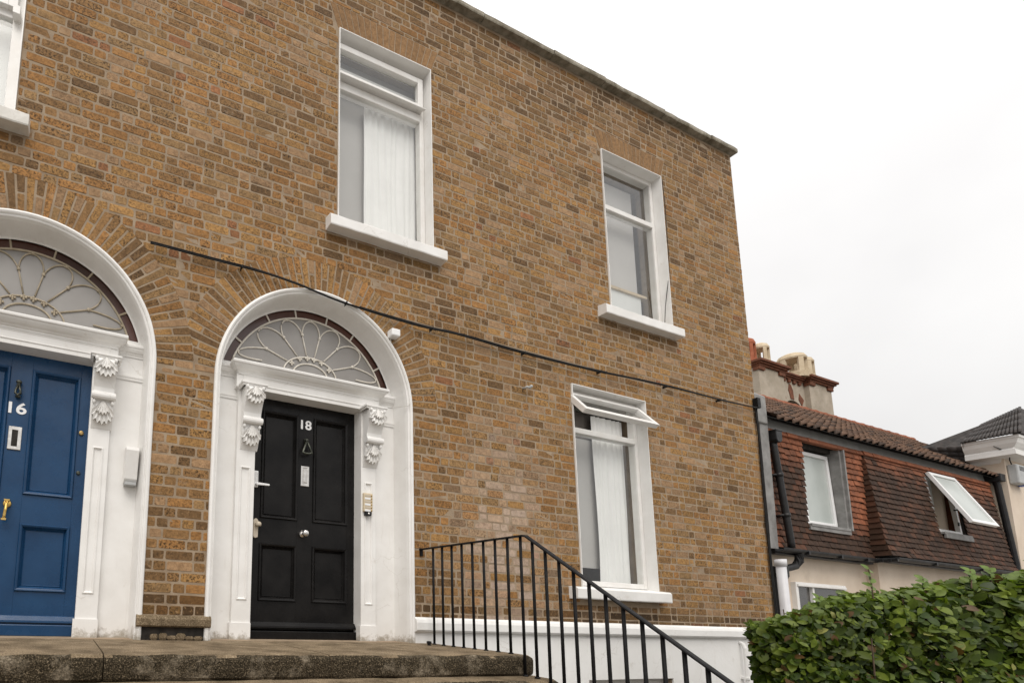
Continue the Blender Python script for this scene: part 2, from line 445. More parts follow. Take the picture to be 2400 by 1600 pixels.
class MB:
    def __init__(s):
        s.v, s.f, s.c = [], [], []
        s.col = None

    def V(s, x, y, z):
        s.v.append((x, y, z))
        if s.col is not None:
            s.c.append(s.col)
        return len(s.v) - 1

    def face(s, *ids):
        s.f.append(tuple(ids))

    def poly(s, pts):
        s.f.append(tuple(s.V(*p) for p in pts))

    def box(s, x0, x1, y0, y1, z0, z1):
        i = [s.V(x, y, z) for x in (x0, x1) for y in (y0, y1) for z in (z0, z1)]
        for q in ((0, 1, 3, 2), (4, 6, 7, 5), (0, 4, 5, 1), (2, 3, 7, 6), (0, 2, 6, 4), (1, 5, 7, 3)):
            s.face(*(i[k] for k in q))

    def pane(s, x0, x1, y, z0, z1):
        s.poly([(x0, y, z0), (x1, y, z0), (x1, y, z1), (x0, y, z1)])

    def loops(s, L, close=True, cap0=False, cap1=False):
        """list of equal-length rings of points, skinned"""
        R = [[s.V(*p) for p in l] for l in L]
        n = len(R[0])
        for a, b2 in zip(R, R[1:]):
            for k in range(n if close else n - 1):
                s.face(a[k], a[(k + 1) % n], b2[(k + 1) % n], b2[k])
        if cap0:
            s.face(*reversed(R[0]))
        if cap1:
            s.face(*R[-1])

    def prism(s, pts, axis, lo, hi):
        """2D polygon extruded along an axis: x -> pts are (y,z); y -> (x,z); z -> (x,y)"""
        def P(a, b2, h):
            return (h, a, b2) if axis == 'x' else (a, h, b2) if axis == 'y' else (a, b2, h)
        s.loops([[P(a, b2, lo) for a, b2 in pts], [P(a, b2, hi) for a, b2 in pts]], True, True, True)

    def tube(s, path, r, n=8, rads=None):
        P = [Vector(p) for p in path]
        rings = []
        up = Vector((0.13, 0.21, 0.97))
        for i, p in enumerate(P):
            d = (P[min(i + 1, len(P) - 1)] - P[max(i - 1, 0)]).normalized()
            if abs(d.dot(up)) > 0.95:
                up = Vector((0.9, 0.3, 0.1))
            a = d.cross(up).normalized()
            b2 = a.cross(d)
            rr = rads[i] if rads else r
            rings.append([tuple(p + (a * math.cos(k * 2 * math.pi / n) + b2 * math.sin(k * 2 * math.pi / n)) * rr)
                          for k in range(n)])
        s.loops(rings, True, True, True)

    def lathe(s, prof, cx, cy, n=16):
        s.loops([[(cx + r * math.cos(k * 2 * math.pi / n), cy + r * math.sin(k * 2 * math.pi / n), z) for k in range(n)]
                 for r, z in prof], True, True, True)

    def blob(s, c, ax, ay, az, n=8, mrows=5):
        """squashed sphere; ax ay az are vectors of the half axes"""
        c, ax, ay, az = Vector(c), Vector(ax), Vector(ay), Vector(az)
        L = []
        for i in range(1, mrows):
            th = math.pi * i / mrows
            L.append([tuple(c + ax * (math.sin(th) * math.cos(k * 2 * math.pi / n)) + ay * (math.sin(th) * math.sin(k * 2 * math.pi / n))
                            + az * math.cos(th)) for k in range(n)])
        s.loops(L, True, True, True)

    def rects(s, x0, x1, z0, z1, steps, fill=True):
        """nested rectangles (inset, y) facing the street, skinned: mouldings and panels"""
        L = [[(x0 + t, y, z0 + t), (x1 - t, y, z0 + t), (x1 - t, y, z1 - t), (x0 + t, y, z1 - t)] for t, y in steps]
        s.loops(L, True, False, fill)

    def build(s, name, mat, parent=None, smooth=False, kind=None, bevel=0.0, base=False):
        vs = [Vector(p) for p in s.v]
        lo = Vector((min(p[i] for p in vs) for i in range(3)))
        hi = Vector((max(p[i] for p in vs) for i in range(3)))
        org = (lo + hi) * 0.5
        if base or parent is None:
            org.z = lo.z
        me = bpy.data.meshes.new(name)
        me.from_pydata([tuple(p - org) for p in vs], [], s.f)
        me.update()
        if s.c and len(s.c) == len(s.v):
            a = me.color_attributes.new('col', 'FLOAT_COLOR', 'POINT')
            flat = []
            for c4 in s.c:
                flat += list(c4) if len(c4) == 4 else list(c4) + [1.0]
            a.data.foreach_set('color', flat)
        if smooth:
            me.polygons.foreach_set('use_smooth', [True] * len(me.polygons))
        me.materials.append(mat)
        o = bpy.data.objects.new(name, me)
        COL.objects.link(o)
        put(o, org, parent)
        if kind:
            o['kind'] = kind
        if bevel:
            md = o.modifiers.new('bevel', 'BEVEL')
            md.width = bevel
            md.segments = 2
            md.limit_method = 'ANGLE'
            md.angle_limit = math.radians(40)
        return o


def put(o, wl, parent):
    wl = Vector(wl)
    WL[o.name] = wl
    if parent is not None:
        o.parent = parent
        o.location = wl - WL[parent.name]
    else:
        o.location = wl


def empty(name, loc, parent=None):
    o = bpy.data.objects.new(name, None)
    o.empty_display_size = 0.2
    COL.objects.link(o)
    put(o, loc, parent)
    return o


def tag(o, label, cat, group=None):
    o['label'] = label
    o['category'] = cat
    if group:
        o['group'] = group
    return o


def fixnormals(o):
    import bmesh
    bm = bmesh.new()
    bm.from_mesh(o.data)
    bmesh.ops.recalc_face_normals(bm, faces=bm.faces)
    bm.to_mesh(o.data)
    bm.free()
    return o


def arcpts(cx, cz, r, a0, a1, n):
    return [(cx + r * math.cos(math.radians(a0 + (a1 - a0) * k / n)), cz + r * math.sin(math.radians(a0 + (a1 - a0) * k / n)))
            for k in range(n + 1)]


# ------------------------------------------------------------------ ground
g = MB()
g.poly([(-400, -400, -1.36), (400, -400, -1.36), (400, 400, -1.36), (-400, 400, -1.36)])
o = g.build('ground', M['tarmac'])
o['kind'] = 'structure'

# ------------------------------------------------------------------ the two brick houses
XS = -0.283                                  # party line between the two doors
XL, XR = -3.6, 6.55
ZTOP = 6.08
ARCZ, ARCR, RING = 1.89, 0.857, 1.13
D18, D16 = 0.791, -1.3575
WIN = {'w1': (0.930, 1.905, 3.43, 5.270), 'w2': (4.165, 5.142, 3.44, 5.288), 'w3': (3.530, 4.590, 0.480, 2.497),
       'w0': (-2.52, -1.525, 3.42, 5.270)}

house16 = tag(empty('brick_house', (-1.9, 0.1, -1.36)),
              'yellow-brown brick terraced house with the blue door, at the left edge', 'house', 'brick terraced houses')
house18 = tag(empty('brick_house', (3.1, 0.1, -1.36)),
              'yellow-brown brick terraced house with the black door and three tall windows', 'house', 'brick terraced houses')


def area(p):
    return 0.5 * sum(p[i][0] * p[(i + 1) % len(p)][1] - p[(i + 1) % len(p)][0] * p[i][1] for i in range(len(p)))


def clip(poly, px, pz, nx, nz):
    res = []
    for i in range(len(poly)):
        a, b2 = poly[i], poly[(i + 1) % len(poly)]
        da = (a[0] - px) * nx + (a[1] - pz) * nz
        db = (b2[0] - px) * nx + (b2[1] - pz) * nz
        if da >= 0:
            res.append(a)
        if (da >= 0) != (db >= 0):
            k = da / (da - db)
            res.append((a[0] + (b2[0] - a[0]) * k, a[1] + (b2[1] - a[1]) * k))
    return res


def subtract(poly, obs):
    """keep the largest convex piece of poly outside a convex, counter-clockwise obstacle"""
    xs, zs = [p[0] for p in obs], [p[1] for p in obs]
    if max(p[0] for p in poly) <= min(xs) or min(p[0] for p in poly) >= max(xs) or \
       max(p[1] for p in poly) <= min(zs) or min(p[1] for p in poly) >= max(zs):
        return poly
    inter = poly
    best, ba = [], 0
    for i in range(len(obs)):
        a, b2 = obs[i], obs[(i + 1) % len(obs)]
        nx, nz = b2[1] - a[1], -(b2[0] - a[0])
        l = math.hypot(nx, nz)
        if l < 1e-9:
            continue
        nx, nz = nx / l, nz / l
        outp = clip(poly, a[0], a[1], nx, nz)
        if len(outp) > 2 and area(outp) > ba:
            best, ba = outp, area(outp)
        inter = clip(inter, a[0], a[1], -nx, -nz)
        if len(inter) < 3:
            return poly
    if abs(area(inter)) < 1e-7:
        return poly
    return best


def rect(x0, x1, z0, z1):
    return [(x0, z0), (x1, z0), (x1, z1), (x0, z1)]


J = 0.006
obst = []
for k, (x0, x1, z0, z1) in WIN.items():
    obst.append(rect(x0 - J, x1 + J, z0 - 0.12, z1 + J))
flat_arches = []
for k in ('w0', 'w1', 'w2'):
    x0, x1, z0, z1 = WIN[k]
    tz = [(x0 - 0.012, z1 + 0.004), (x1 + 0.012, z1 + 0.004), (x1 + 0.095, z1 + 0.235), (x0 - 0.095, z1 + 0.235)]
    obst.append([(tz[0][0] - J, tz[0][1]), (tz[1][0] + J, tz[1][1]), (tz[2][0] + J, tz[2][1] + J), (tz[3][0] - J, tz[3][1] + J)])
    flat_arches.append((tz, k))
for xc in (D18, D16):
    obst.append(rect(xc - ARCR - J, xc + ARCR + J, -1.0, ARCZ))
    obst.append(arcpts(xc, ARCZ - 0.02, RING + 0.008, 0, 180, 48))
obst.append(rect(1.6, 7.0, -2, 0.205))

PAL = [(0.350, 0.202, 0.072), (0.335, 0.176, 0.060), (0.268, 0.155, 0.062), (0.185, 0.110, 0.048), (0.345, 0.222, 0.118),
       (0.300, 0.138, 0.060), (0.310, 0.195, 0.085)]


def brick_col(x, z):
    n1 = noise.noise(Vector((x * 0.7, z * 0.9, 3.1)))
    w = [5, 4, 4.0, 1.2, 2.6, 0.15, 3.0]
    if x < 1.2 and z > 2.6:                      # redder brick high on the left
        k = min(1, (1.2 - x) / 1.5)
        w[1] += 4 * k
        w[5] += 0.7 * k
        w[2] += 2 * k
    if z > 5.0:                                  # sooty below the parapet
        k = (z - 5.0) / 1.1
        w[3] += 7 * k * k + 2 * k
        w[2] += 5 * k
        w[0] -= 3 * k
    if x > 2.5 and z < 3.6:
        w[4] += 3
        w[0] += 3
    if x < 0 and z < 1.9:
        w[2] += 3
        w[3] += 1.5
    if z < 0.55:
        w[3] += 3
        w[2] += 2
    if n1 > 0.22:
        w[3] += 1.2
        w[2] += 2
    i = RND.choices(range(7), weights=[max(.1, q) for q in w])[0]
    big = 1 + .24 * noise.noise(Vector((x * 1.1, z * 1.5, 8))) + .10 * noise.noise(Vector((x * 3.3, z * 4, 2)))
    c = Vector(PAL[i]) * RND.uniform(0.84, 1.12) * big
    c = Vector((c.x * .97, c.y * .940, c.z * .96))
    if z > 5.1:                                  # soot caught under the coping
        c = c * (1 - .34 * min(1, (z - 5.1) / .9) * RND.uniform(.6, 1.2))
    mott = RND.uniform(0.3, 1.0) if i != 4 else RND.uniform(0.1, 0.6)
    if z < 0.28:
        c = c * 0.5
    # under-sill shadow painted into the brick colour, fading downwards
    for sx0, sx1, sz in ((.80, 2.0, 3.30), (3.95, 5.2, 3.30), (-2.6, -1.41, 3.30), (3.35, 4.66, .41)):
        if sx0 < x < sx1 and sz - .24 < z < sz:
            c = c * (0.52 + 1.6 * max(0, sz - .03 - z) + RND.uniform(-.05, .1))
    # salt bloom on the bricks behind the railing
    e = 1.25 * math.exp(-(((x - 2.62) / 0.40) ** 2 + ((z - 0.85) / 0.80) ** 2))
    e *= 0.65 + 0.9 * noise.noise(Vector((x * 7, z * 9, 0.7)))
    if e > 0.05 and RND.random() < 0.85:
        k = min(0.8, e * 1.1)
        c = c.lerp(Vector((0.46, 0.365, 0.30)), k)
        mott *= 1 - k
    return (c.x, c.y, c.z, mott)


def brick_mesh(mb, poly, colr, depth, cut=0.008, jit=0.0018):
    pts = []
    n = len(poly)
    for i in range(n):
        p, a, b2 = Vector(poly[i]), Vector(poly[i - 1]), Vector(poly[(i + 1) % n])
        la, lb = (a - p).length, (b2 - p).length
        if la < 1e-5 or lb < 1e-5:
            continue
        ca, cb = min(cut * RND.uniform(.4, 1.3), la * .3), min(cut * RND.uniform(.4, 1.3), lb * .3)
        pts.append(p + (a - p) / la * ca)
        pts.append(p + (b2 - p) / lb * cb)
    pts = [p + Vector((RND.uniform(-jit, jit), RND.uniform(-jit, jit))) for p in pts]
    ctr = sum(pts, Vector((0, 0))) / len(pts)
    mb.col = colr
    ins = 0.004
    inner = []
    for p in pts:
        d = ctr - p
        inner.append(p + d * min(0.35, ins / max(d.length, 1e-4)))
    mb.loops([[(p.x, 0.012, p.y) for p in pts], [(p.x, -depth + 0.0022, p.y) for p in pts],
              [(p.x, -depth + RND.uniform(-.0012, .0012), p.y) for p in inner]], True, False, True)
    mb.col = None


# collect brick outlines
bricks = []
CH, ST, HD, JV, JH = 0.0728, 0.181, 0.078, 0.0112, 0.0135
row = 0
z = 0.168
while z < ZTOP - 0.02:
    x = XL + RND.uniform(-.01, .01) - (0.0 if row % 2 == 0 else (ST + HD) / 2 + JV)
    k = 0
    while x < XR:
        w = (ST if k % 2 == 0 else HD) * RND.uniform(0.95, 1.05)
        if RND.random() < 0.05:
            w = ST if k % 2 else HD
        x1 = min(x + w, XR)
        x0 = max(x, XL)
        if x1 - x0 > 0.03:
            zz = z + 0.006 * noise.noise(Vector((x * 0.5, z * 3, 1.7)))
            zh = min(CH - JH, ZTOP - zz)
            p = rect(x0, x1, zz, zz + zh)
            for ob in obst:
                p = subtract(p, ob)
                if len(p) < 3:
                    break
            if len(p) >= 3 and area(p) > 0.0011:
                bricks.append(p)
        x += w + JV
        k += 1
    z += CH
    row += 1

vous = []
for xc in (D16, D18):
    n = 54
    for i in range(n):
        a0 = math.radians(180.0 * i / n)
        a1 = math.radians(180.0 * (i + 1) / n)
        ga = 0.0068
        rr = [(ARCR + 0.004, RING)]
        if i % 2 == 0:
            mid = ARCR + (RING - ARCR) * RND.uniform(0.42, 0.58)
            rr = [(ARCR + 0.004, mid - 0.006), (mid + 0.006, RING)]
        for r0, r1 in rr:
            p = [(xc + r0 * math.cos(a0 + ga / r0), ARCZ + r0 * math.sin(a0 + ga / r0)),
                 (xc + r1 * math.cos(a0 + ga / r1), ARCZ + r1 * math.sin(a0 + ga / r1)),
                 (xc + r1 * math.cos(a1 - ga / r1), ARCZ + r1 * math.sin(a1 - ga / r1)),
                 (xc + r0 * math.cos(a1 - ga / r0), ARCZ + r0 * math.sin(a1 - ga / r0))]
            if xc == D18:
                p = subtract(p, arcpts(D16, ARCZ - 0.05, RING + 0.012, 0, 180, 48))
            if len(p) >= 3 and area(p) > 0.0008:
                vous.append((p, xc == D16, False))
for tz, k in flat_arches:
    n = 17
    for i in range(n):
        f0, f1 = i / n, (i + 1) / n
        g2 = 0.004
        p = [(tz[0][0] + (tz[1][0] - tz[0][0]) * f0 + g2, tz[0][1]), (tz[0][0] + (tz[1][0] - tz[0][0]) * f1 - g2, tz[0][1]),
             (tz[3][0] + (tz[2][0] - tz[3][0]) * f1 - g2, tz[3][1]), (tz[3][0] + (tz[2][0] - tz[3][0]) * f0 + g2, tz[3][1])]
        vous.append((p, k == 'w0', True))


def wall_core(name, x0, x1, holes, parent):
    outer = [(x0, -1.36), (x1, -1.36), (x1, ZTOP), (x0, ZTOP)]
    loops3 = [[Vector((a, b2, 0)) for a, b2 in l] for l in [outer] + holes]
    tris = tessellate_polygon(loops3)
    flat = [p for l in [outer] + holes for p in l]
    mb = MB()
    for a, b2 in flat:
        mb.V(a, 0, b2)
    for tri in tris:
        mb.face(*tri)
    for h in holes:
        n = len(h)
        mb.loops([[(a, 0, b2) for a, b2 in h], [(a, 0.26, b2) for a, b2 in h]])
    return mb.build(name, M['mortar'], parent)


def doorhole(xc):
    return [(xc - ARCR + .01, 0.002), (xc + ARCR - .01, 0.002)] + arcpts(xc, ARCZ, ARCR - .01, 0, 180, 40)


def winhole(k):
    x0, x1, z0, z1 = WIN[k]
    return rect(x0, x1, z0, z1)


wall16 = wall_core('wall', XL, XS, [doorhole(D16), winhole('w0')], house16)
wall18 = wall_core('wall', XS, XR, [doorhole(D18), winhole('w1'), winhole('w2'), winhole('w3'), rect(3.55, 4.70, -1.2, -0.315)], house18)

for wall, is16 in ((wall16, True), (wall18, False)):
    sel = []
    for p in bricks:
        c = Vector((sum(q[0] for q in p) / len(p), sum(q[1] for q in p) / len(p)))
        if (c.x < XS) != is16:
            continue
        u, v, d = pix((c.x, 0, c.y))
        vis = seen((c.x, 0, c.y), -10)
        cosf = (Vector((c.x, 0, c.y)) - CPOS).normalized().y
        sel.append(((area(p) * cosf / d ** 2) if vis else 0, p, c))
    sel.sort(key=lambda q: -q[0])
    rest = MB()
    for i, (sc, p, c) in enumerate(sel):
        mb = MB() if (i < 300 and sc > 0) else rest
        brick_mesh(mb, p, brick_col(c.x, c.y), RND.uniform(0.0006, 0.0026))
        if mb is not rest:
            mb.build('brick', M['brick'], wall)
    rest.build('bricks', M['brick'], wall, kind='stuff')
for p, is16, fl in vous:
    mb = MB()
    c = (sum(q[0] for q in p) / len(p), sum(q[1] for q in p) / len(p))
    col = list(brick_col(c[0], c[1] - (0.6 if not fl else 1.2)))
    if fl:
        s_ = RND.uniform(0.85, 1.05)
        col = [0.27 * s_, 0.155 * s_, 0.07 * s_, 0.25]
    brick_mesh(mb, p, tuple(col), RND.uniform(0.001, 0.003) if not fl else 0.002, 0.006, 0.0015)
    mb.build('voussoir', M['brick'], wall16 if is16 else wall18)

# shell behind the facade: side, back and roof
for h, x0, x1 in ((house16, XL, XS - 0.004), (house18, XS + 0.004, XR)):
    mb = MB()
    mb.poly([(x0, 0.27, -1.36), (x0, 8, -1.36), (x0, 8, 5.9), (x0, 0.27, 5.9)])
    mb.poly([(x1, 0.003, -1.36), (x1, 8, -1.36), (x1, 8, ZTOP), (x1, 0.003, ZTOP)])
    mb.poly([(x0, 8, -1.36), (x1, 8, -1.36), (x1, 8, 5.9), (x0, 8, 5.9)])
    mb.poly([(x0, 0.003, 5.9), (x1, 0.003, 5.9), (x1, 8, 5.9), (x0, 8, 5.9)])
    mb.poly([(x0, 0.003, 2.95), (x1, 0.003, 2.95), (x1, 8, 2.95), (x0, 8, 2.95)])
    mb.build('rear_walls', M['mortar'], h)
    # parapet coping stones
    par = MB()
    par.box(x0, x1, 0.02, 0.30, 5.9, ZTOP - 0.004)
    pp = par.build('parapet', M['mortar'], h)
    x = x0
    while x < x1 - 0.05:
        l = min(RND.uniform(0.75, 1.05), x1 + (0.05 if h is house18 else 0) - x)
        if x1 - (x + l) < 0.3:
            l = x1 + (0.05 if h is house18 else 0) - x
        cs = MB()
        yo = -0.062 + RND.uniform(-.006, .006)
        zo = RND.uniform(-.002, .002)
        nseg = 7
        L = []
        for k in range(nseg + 1):
            xx = x + 0.004 + (l - 0.008) * k / nseg
            j1, j2 = RND.uniform(-.003, .003), RND.uniform(-.002, .002)
            L.append([(xx, yo + j1 + .004, ZTOP + zo), (xx, yo + j1, ZTOP + 0.012 + zo), (xx, yo + j1 + .002, ZTOP + 0.050 + zo + j2),
                      (xx, yo + 0.018 + j1, ZTOP + 0.064 + zo + j2), (xx, 0.33, ZTOP + 0.085 + zo), (xx, 0.33, ZTOP + zo)])
        cs.loops(L, True, True, True)
        cs.build('coping_stone', M['copingstone'], pp)
        x += l

# ------------------------------------------------------------------ plinth of the right house
pl = MB()
prof = [(-0.014, -1.36), (-0.014, 0.083), (-0.046, 0.092), (-0.056, 0.105), (-0.056, 0.160), (-0.046, 0.186), (-0.020, 0.200), (0.02, 0.204)]
for xa, xb, pr in ((1.640, 3.548, prof), (4.702, 6.552, prof), (3.548, 4.702, [(-0.014, -0.313)] + prof[1:])):
    L = []
    n = max(3, int((xb - xa) / 0.12))
    for k in range(n + 1):
        xx = xa + (xb - xa) * k / n
        L.append([(xx, y + 0.0025 * noise.noise(Vector((xx * 5, y * 30, zz * 4))), zz + 0.003 * noise.noise(Vector((xx * 4, 5, zz * 5))))
                  for y, zz in pr] + [(xx, 0.02, pr[0][1])])
    pl.loops(L, True, True, True)
pl.box(3.548, 4.702, -0.0145, 0.02, -1.36, -1.2)
plinth = pl.build('plinth', M['whitewall'], house18, bevel=0.004)
pp = MB()
pp.tube([(5.80, -0.055, -0.02), (5.80, -0.055, -0.02), (5.795, -0.055, -1.34)], 0.017, 10)
pp.tube([(5.80, -0.055, -0.02), (5.80, -0.04, 0.03), (5.80, -0.01, 0.045)], 0.017, 10)
for zz in (-0.33, -0.9):
    pp.box(5.772, 5.824, -0.078, -0.012, zz, zz + 0.022)
pp.build('waste_pipe', M['whitewall'], house18, smooth=False)

# basement window under the plinth
bw = MB()
x0, x1, z0, z1 = 3.55, 4.70, -1.2, -0.315
for a, b2, c, d in ((x0, x1, z1 - .06, z1), (x0, x1, z0, z0 + .06), (x0, x0 + .06, z0 + .06, z1 - .06), (x1 - .06, x1, z0 + .06, z1 - .06)):
    bw.box(a, b2, 0.05, 0.10, c, d)
basew = bw.build('window', M['frame'], house18)
gp = MB()
gp.poly([(x0 + .06, .075, z0 + .06), (x1 - .06, .075, z0 + .06), (x1 - .06, .075, z1 - .06), (x0 + .06, .075, z1 - .06)])
gp.build('pane', M['glass'], basew)


# ------------------------------------------------------------------ doorways
def rotated_text(txt, x0, x1, z0, z1, y, mat, name, parent):
    cu = bpy.data.curves.new(name, 'FONT')
    cu.body = txt
    cu.extrude = 0.02
    cu.offset = 0.022
    cu.resolution_u = 6
    ob = bpy.data.objects.new(name + '_tmp', cu)
    COL.objects.link(ob)
    dg = bpy.context.evaluated_depsgraph_get()
    me = bpy.data.meshes.new_from_object(ob.evaluated_get(dg))
    bpy.data.objects.remove(ob)
    xs = [v.co.x for v in me.vertices]
    zs = [v.co.y for v in me.vertices]
    lx, hx, lz, hz = min(xs), max(xs), min(zs), max(zs)
    for v in me.vertices:
        a = (v.co.x - lx) / (hx - lx) * (x1 - x0) - (x1 - x0) / 2
        c = (v.co.y - lz) / (hz - lz) * (z1 - z0) - (z1 - z0) / 2
        v.co = (a, -0.004 if v.co.z > 0 else 0.002, c)
    me.materials.clear()
    me.materials.append(mat)
    o = bpy.data.objects.new(name, me)
    COL.objects.link(o)
    put(o, ((x0 + x1) / 2, y, (z0 + z1) / 2), parent)
    return o


def moulding(mb, prof, xl, xr, yf, yb):
    """profile of (projection, z) run round a block: left return, front, right return"""
    L = [[(xl - p, yb, z), (xl - p, yf - p, z), (xr + p, yf - p, z), (xr + p, yb, z)] for p, z in prof]
    mb.loops(L, False)
    mb.face(*[len(mb.v) - 4 + k for k in (0, 1, 2, 3)])


def leafcluster(mb, x, y, ztop, w, h, tilt):
    """carved acanthus: a ribbed, scalloped shell with curled tips, and a smaller leaf laid over it"""
    for sc, yo, lob, fan_ in ((1.0, 0.0, 7, 84), (.64, -.009, 5, 66)):
        rows = 7
        L = []
        n = lob * 6
        for r in range(rows + 1):
            f = r / rows
            ring = []
            for k in range(n + 1):
                q = k / n
                ph = math.radians(-fan_ + 2 * fan_ * q)
                sc2 = 1 - .11 * (0.5 + 0.5 * math.cos(2 * math.pi * lob * q)) * f ** 3
                rad = f * sc2 * sc
                px_ = x + math.sin(ph) * rad * w * .62
                pz_ = ztop - (.10 + .90 * math.cos(ph * .72)) * rad * h
                rib = -.0075 * math.cos(2 * math.pi * lob * q) * f
                bulge = .020 * math.sin(min(1, f * 1.02) * math.pi * .62) + .010 * max(0, f - .7) / .3
                py_ = y + tilt * (ztop - pz_) - bulge - rib * -1 + yo * (f ** .5)
                ring.append((px_, py_, pz_))
            L.append(ring)
        L.append([(a, b2 + .022, c + .004) for a, b2, c in L[-1]])
        mb.loops(L, False)
    for q in (-.5, .5):
        mb.blob((x + q * w * .95, y - .006, ztop - h * .12), (.012, 0, 0), (0, .012, 0), (0, 0, .016), 8, 5)


def doorway(xc, house, wall, paint, is18):
    X = lambda a: xc + a
    # boards that fill the recess
    mb = MB()
    mb.box(X(-.83), X(-.478), 0.150, 0.19, 0.0, 2.10)
    mb.box(X(.455), X(.83), 0.150, 0.19, 0.0, 2.10)
    mb.box(X(-.478), X(.455), 0.172, 0.24, 1.905, 2.10)
    case = mb.build('doorcase', M['white'], house)
    # arched architrave: swept profile
    prof = [(0.0, 0.03), (0.0, -0.014), (0.006, -0.022), (0.018, -0.026), (0.028, -0.021), (0.031, -0.010), (0.036, -0.009),
            (0.041, -0.013), (0.047, -0.009), (0.050, 0.004), (0.053, 0.012), (0.060, 0.09), (0.072, 0.172)]
    path = [(-1, 0.0, z) for z in (0.0, 0.3, 0.6, 0.9, 1.2, 1.5, 1.75)] + [(0, a, 0) for a in range(180, -1, -4)] + \
           [(1, 0.0, z) for z in (1.75, 1.5, 1.2, 0.9, 0.6, 0.3, 0.0)]
    L = []
    for s_, a, z_ in path:
        ring = []
        for tt, y in prof:
            r = ARCR + 0.006 - tt
            jj = 0.0022 * noise.noise(Vector((a * .08 + xc, z_ * 3, tt * 10)))
            if s_ == 0:
                ring.append((X((r + jj) * math.cos(math.radians(a))), y + jj, ARCZ + (r + jj) * math.sin(math.radians(a))))
            else:
                ring.append((X(s_ * (r + jj)), y + jj, z_))
        L.append(ring)
    mb = MB()
    mb.loops(L, False)
    o = mb.build('arch_moulding', M['white'], case, smooth=False)
    # pilasters with sunk panels
    for xa, xb in ((-.632, -.483), (.450, .590)):
        mb = MB()
        mb.rects(X(xa), X(xb), 0.0, 1.90, [(0, .215), (0, .115), (.0, .115)], False)
        # front made of frame round the sunk field
        f0, f1, g0, g1 = xa + .034, xb - .034, .285, 1.275
        mb.box(X(xa + .0005), X(f0), .1152, .14, .002, 1.90)
        mb.box(X(f1), X(xb - .0005), .1152, .14, .002, 1.90)
        mb.box(X(f0), X(f1), .1152, .14, .002, g0)
        mb.box(X(f0), X(f1), .1152, .14, g1, 1.90)
        mb.rects(X(f0), X(f1), g0, g1, [(0, .115), (0, .110), (.006, .108), (.012, .114), (.016, .122)], True)
        # foot block
        mb.box(X(xa - .012), X(xb + .006 if xb > 0 else xb), .105, .16, 0.0, .12)
        mb.build('pilaster', M['white'], case)
    # entablature: frieze block, cornice, recessed returns
    mb = MB()
    mb.box(X(-.655), X(.612), 0.098, 0.24, 1.885, 2.06)
    mb.rects(X(-.600), X(.560), 1.915, 1.985, [(0, .0978), (0, .094), (.006, .092), (.012, .096)], True)
    mb.build('frieze', M['white'], case, bevel=0.002)
    mb = MB()
    cprof = [(0, 1.985), (.006, 1.985), (.008, 1.998), (.016, 2.003), (.020, 2.010), (.038, 2.018), (.052, 2.032), (.060, 2.046), (.068, 2.048),
             (.070, 2.062), (.064, 2.070), (.0, 2.082)]
    moulding(mb, cprof, X(-.640), X(.598), .096, .19)
    moulding(mb, [(p * .55, z_ - .012) for p, z_ in cprof], X(-.80), X(.80), .148, .19)
    for xa, xb in ((-.80, -.636), (.594, .80)):
        moulding(mb, [(0, 1.80), (.006, 1.80), (.008, 1.815), (.012, 1.822), (.012, 1.834), (0, 1.838)], X(xa), X(xb), .149, .19)
    mb.build('cornice', M['white'], case)
    # carved brackets
    for xa, xb in ((-.612, -.462), (.456, .606)):
        mb = MB()
        pf = [(.20, 1.872), (.022, 1.872), (.006, 1.845), (.000, 1.80), (.010, 1.755), (.032, 1.715), (.050, 1.675), (.054, 1.645),
              (.038, 1.640), (.028, 1.626), (.027, 1.610), (.035, 1.594), (.050, 1.588), (.062, 1.592), (.066, 1.585), (.066, 1.545), (.074, 1.50),
              (.092, 1.45), (.112, 1.405), (.20, 1.405)]
        mb.prism(pf, 'x', X(xa + .006), X(xb - .006))
        # scroll roll a little wider than the body
        cyl = [(.046 + .020 * math.cos(k * math.pi / 6), 1.614 + .026 * math.sin(k * math.pi / 6)) for k in range(12)]
        mb.prism(cyl, 'x', X(xa - .004), X(xb + .004))
        xm = (xa + xb) / 2
        leafcluster(mb, X(xm), .004, 1.868, .132, .140, 0.10)
        leafcluster(mb, X(xm), .060, 1.590, .128, .165, 0.24)
        # cap
        moulding(mb, [(0, 1.870), (.010, 1.870), (.012, 1.880), (.020, 1.886), (.020, 1.900), (0, 1.902)], X(xa - .008), X(xb + .008), .028, .12)
        mb.build('bracket', M['white'], case)

    # fanlight
    FR = 0.786
    fz0 = 2.085
    mb = MB()
    n = 40
    inn = arcpts(xc, ARCZ, FR - .006, 0, 180, n)
    outr = arcpts(xc, ARCZ, FR + .022, 0, 180, n)
    mb.loops([[(a, .158, c) for a, c in inn], [(a, .158, c) for a, c in outr], [(a, .19, c) for a, c in outr]], False)
    fan = mb.build('fanlight', M['white'], house)
    RR, HB = 0.715, 2.150
    ang0 = math.degrees(math.asin((fz0 - ARCZ) / RR))
    # clear field
    mb = MB()
    ring = arcpts(xc, ARCZ, RR, ang0, 180 - ang0, 40)
    mb.loops([[(a, .171, c) for a, c in ring], [(a, .176, c) for a, c in ring]], True, True, True)
    mb.build('pane', M['fanglass'], fan)
    # maroon border panes between short bars
    angb = [8.0, 33.0, 59.0, 79.0, 101.0, 121.0, 147.0, 172.0]
    angb[0], angb[-1] = 13, 167
    LM = M['leading'] if is18 else M['goldlead']
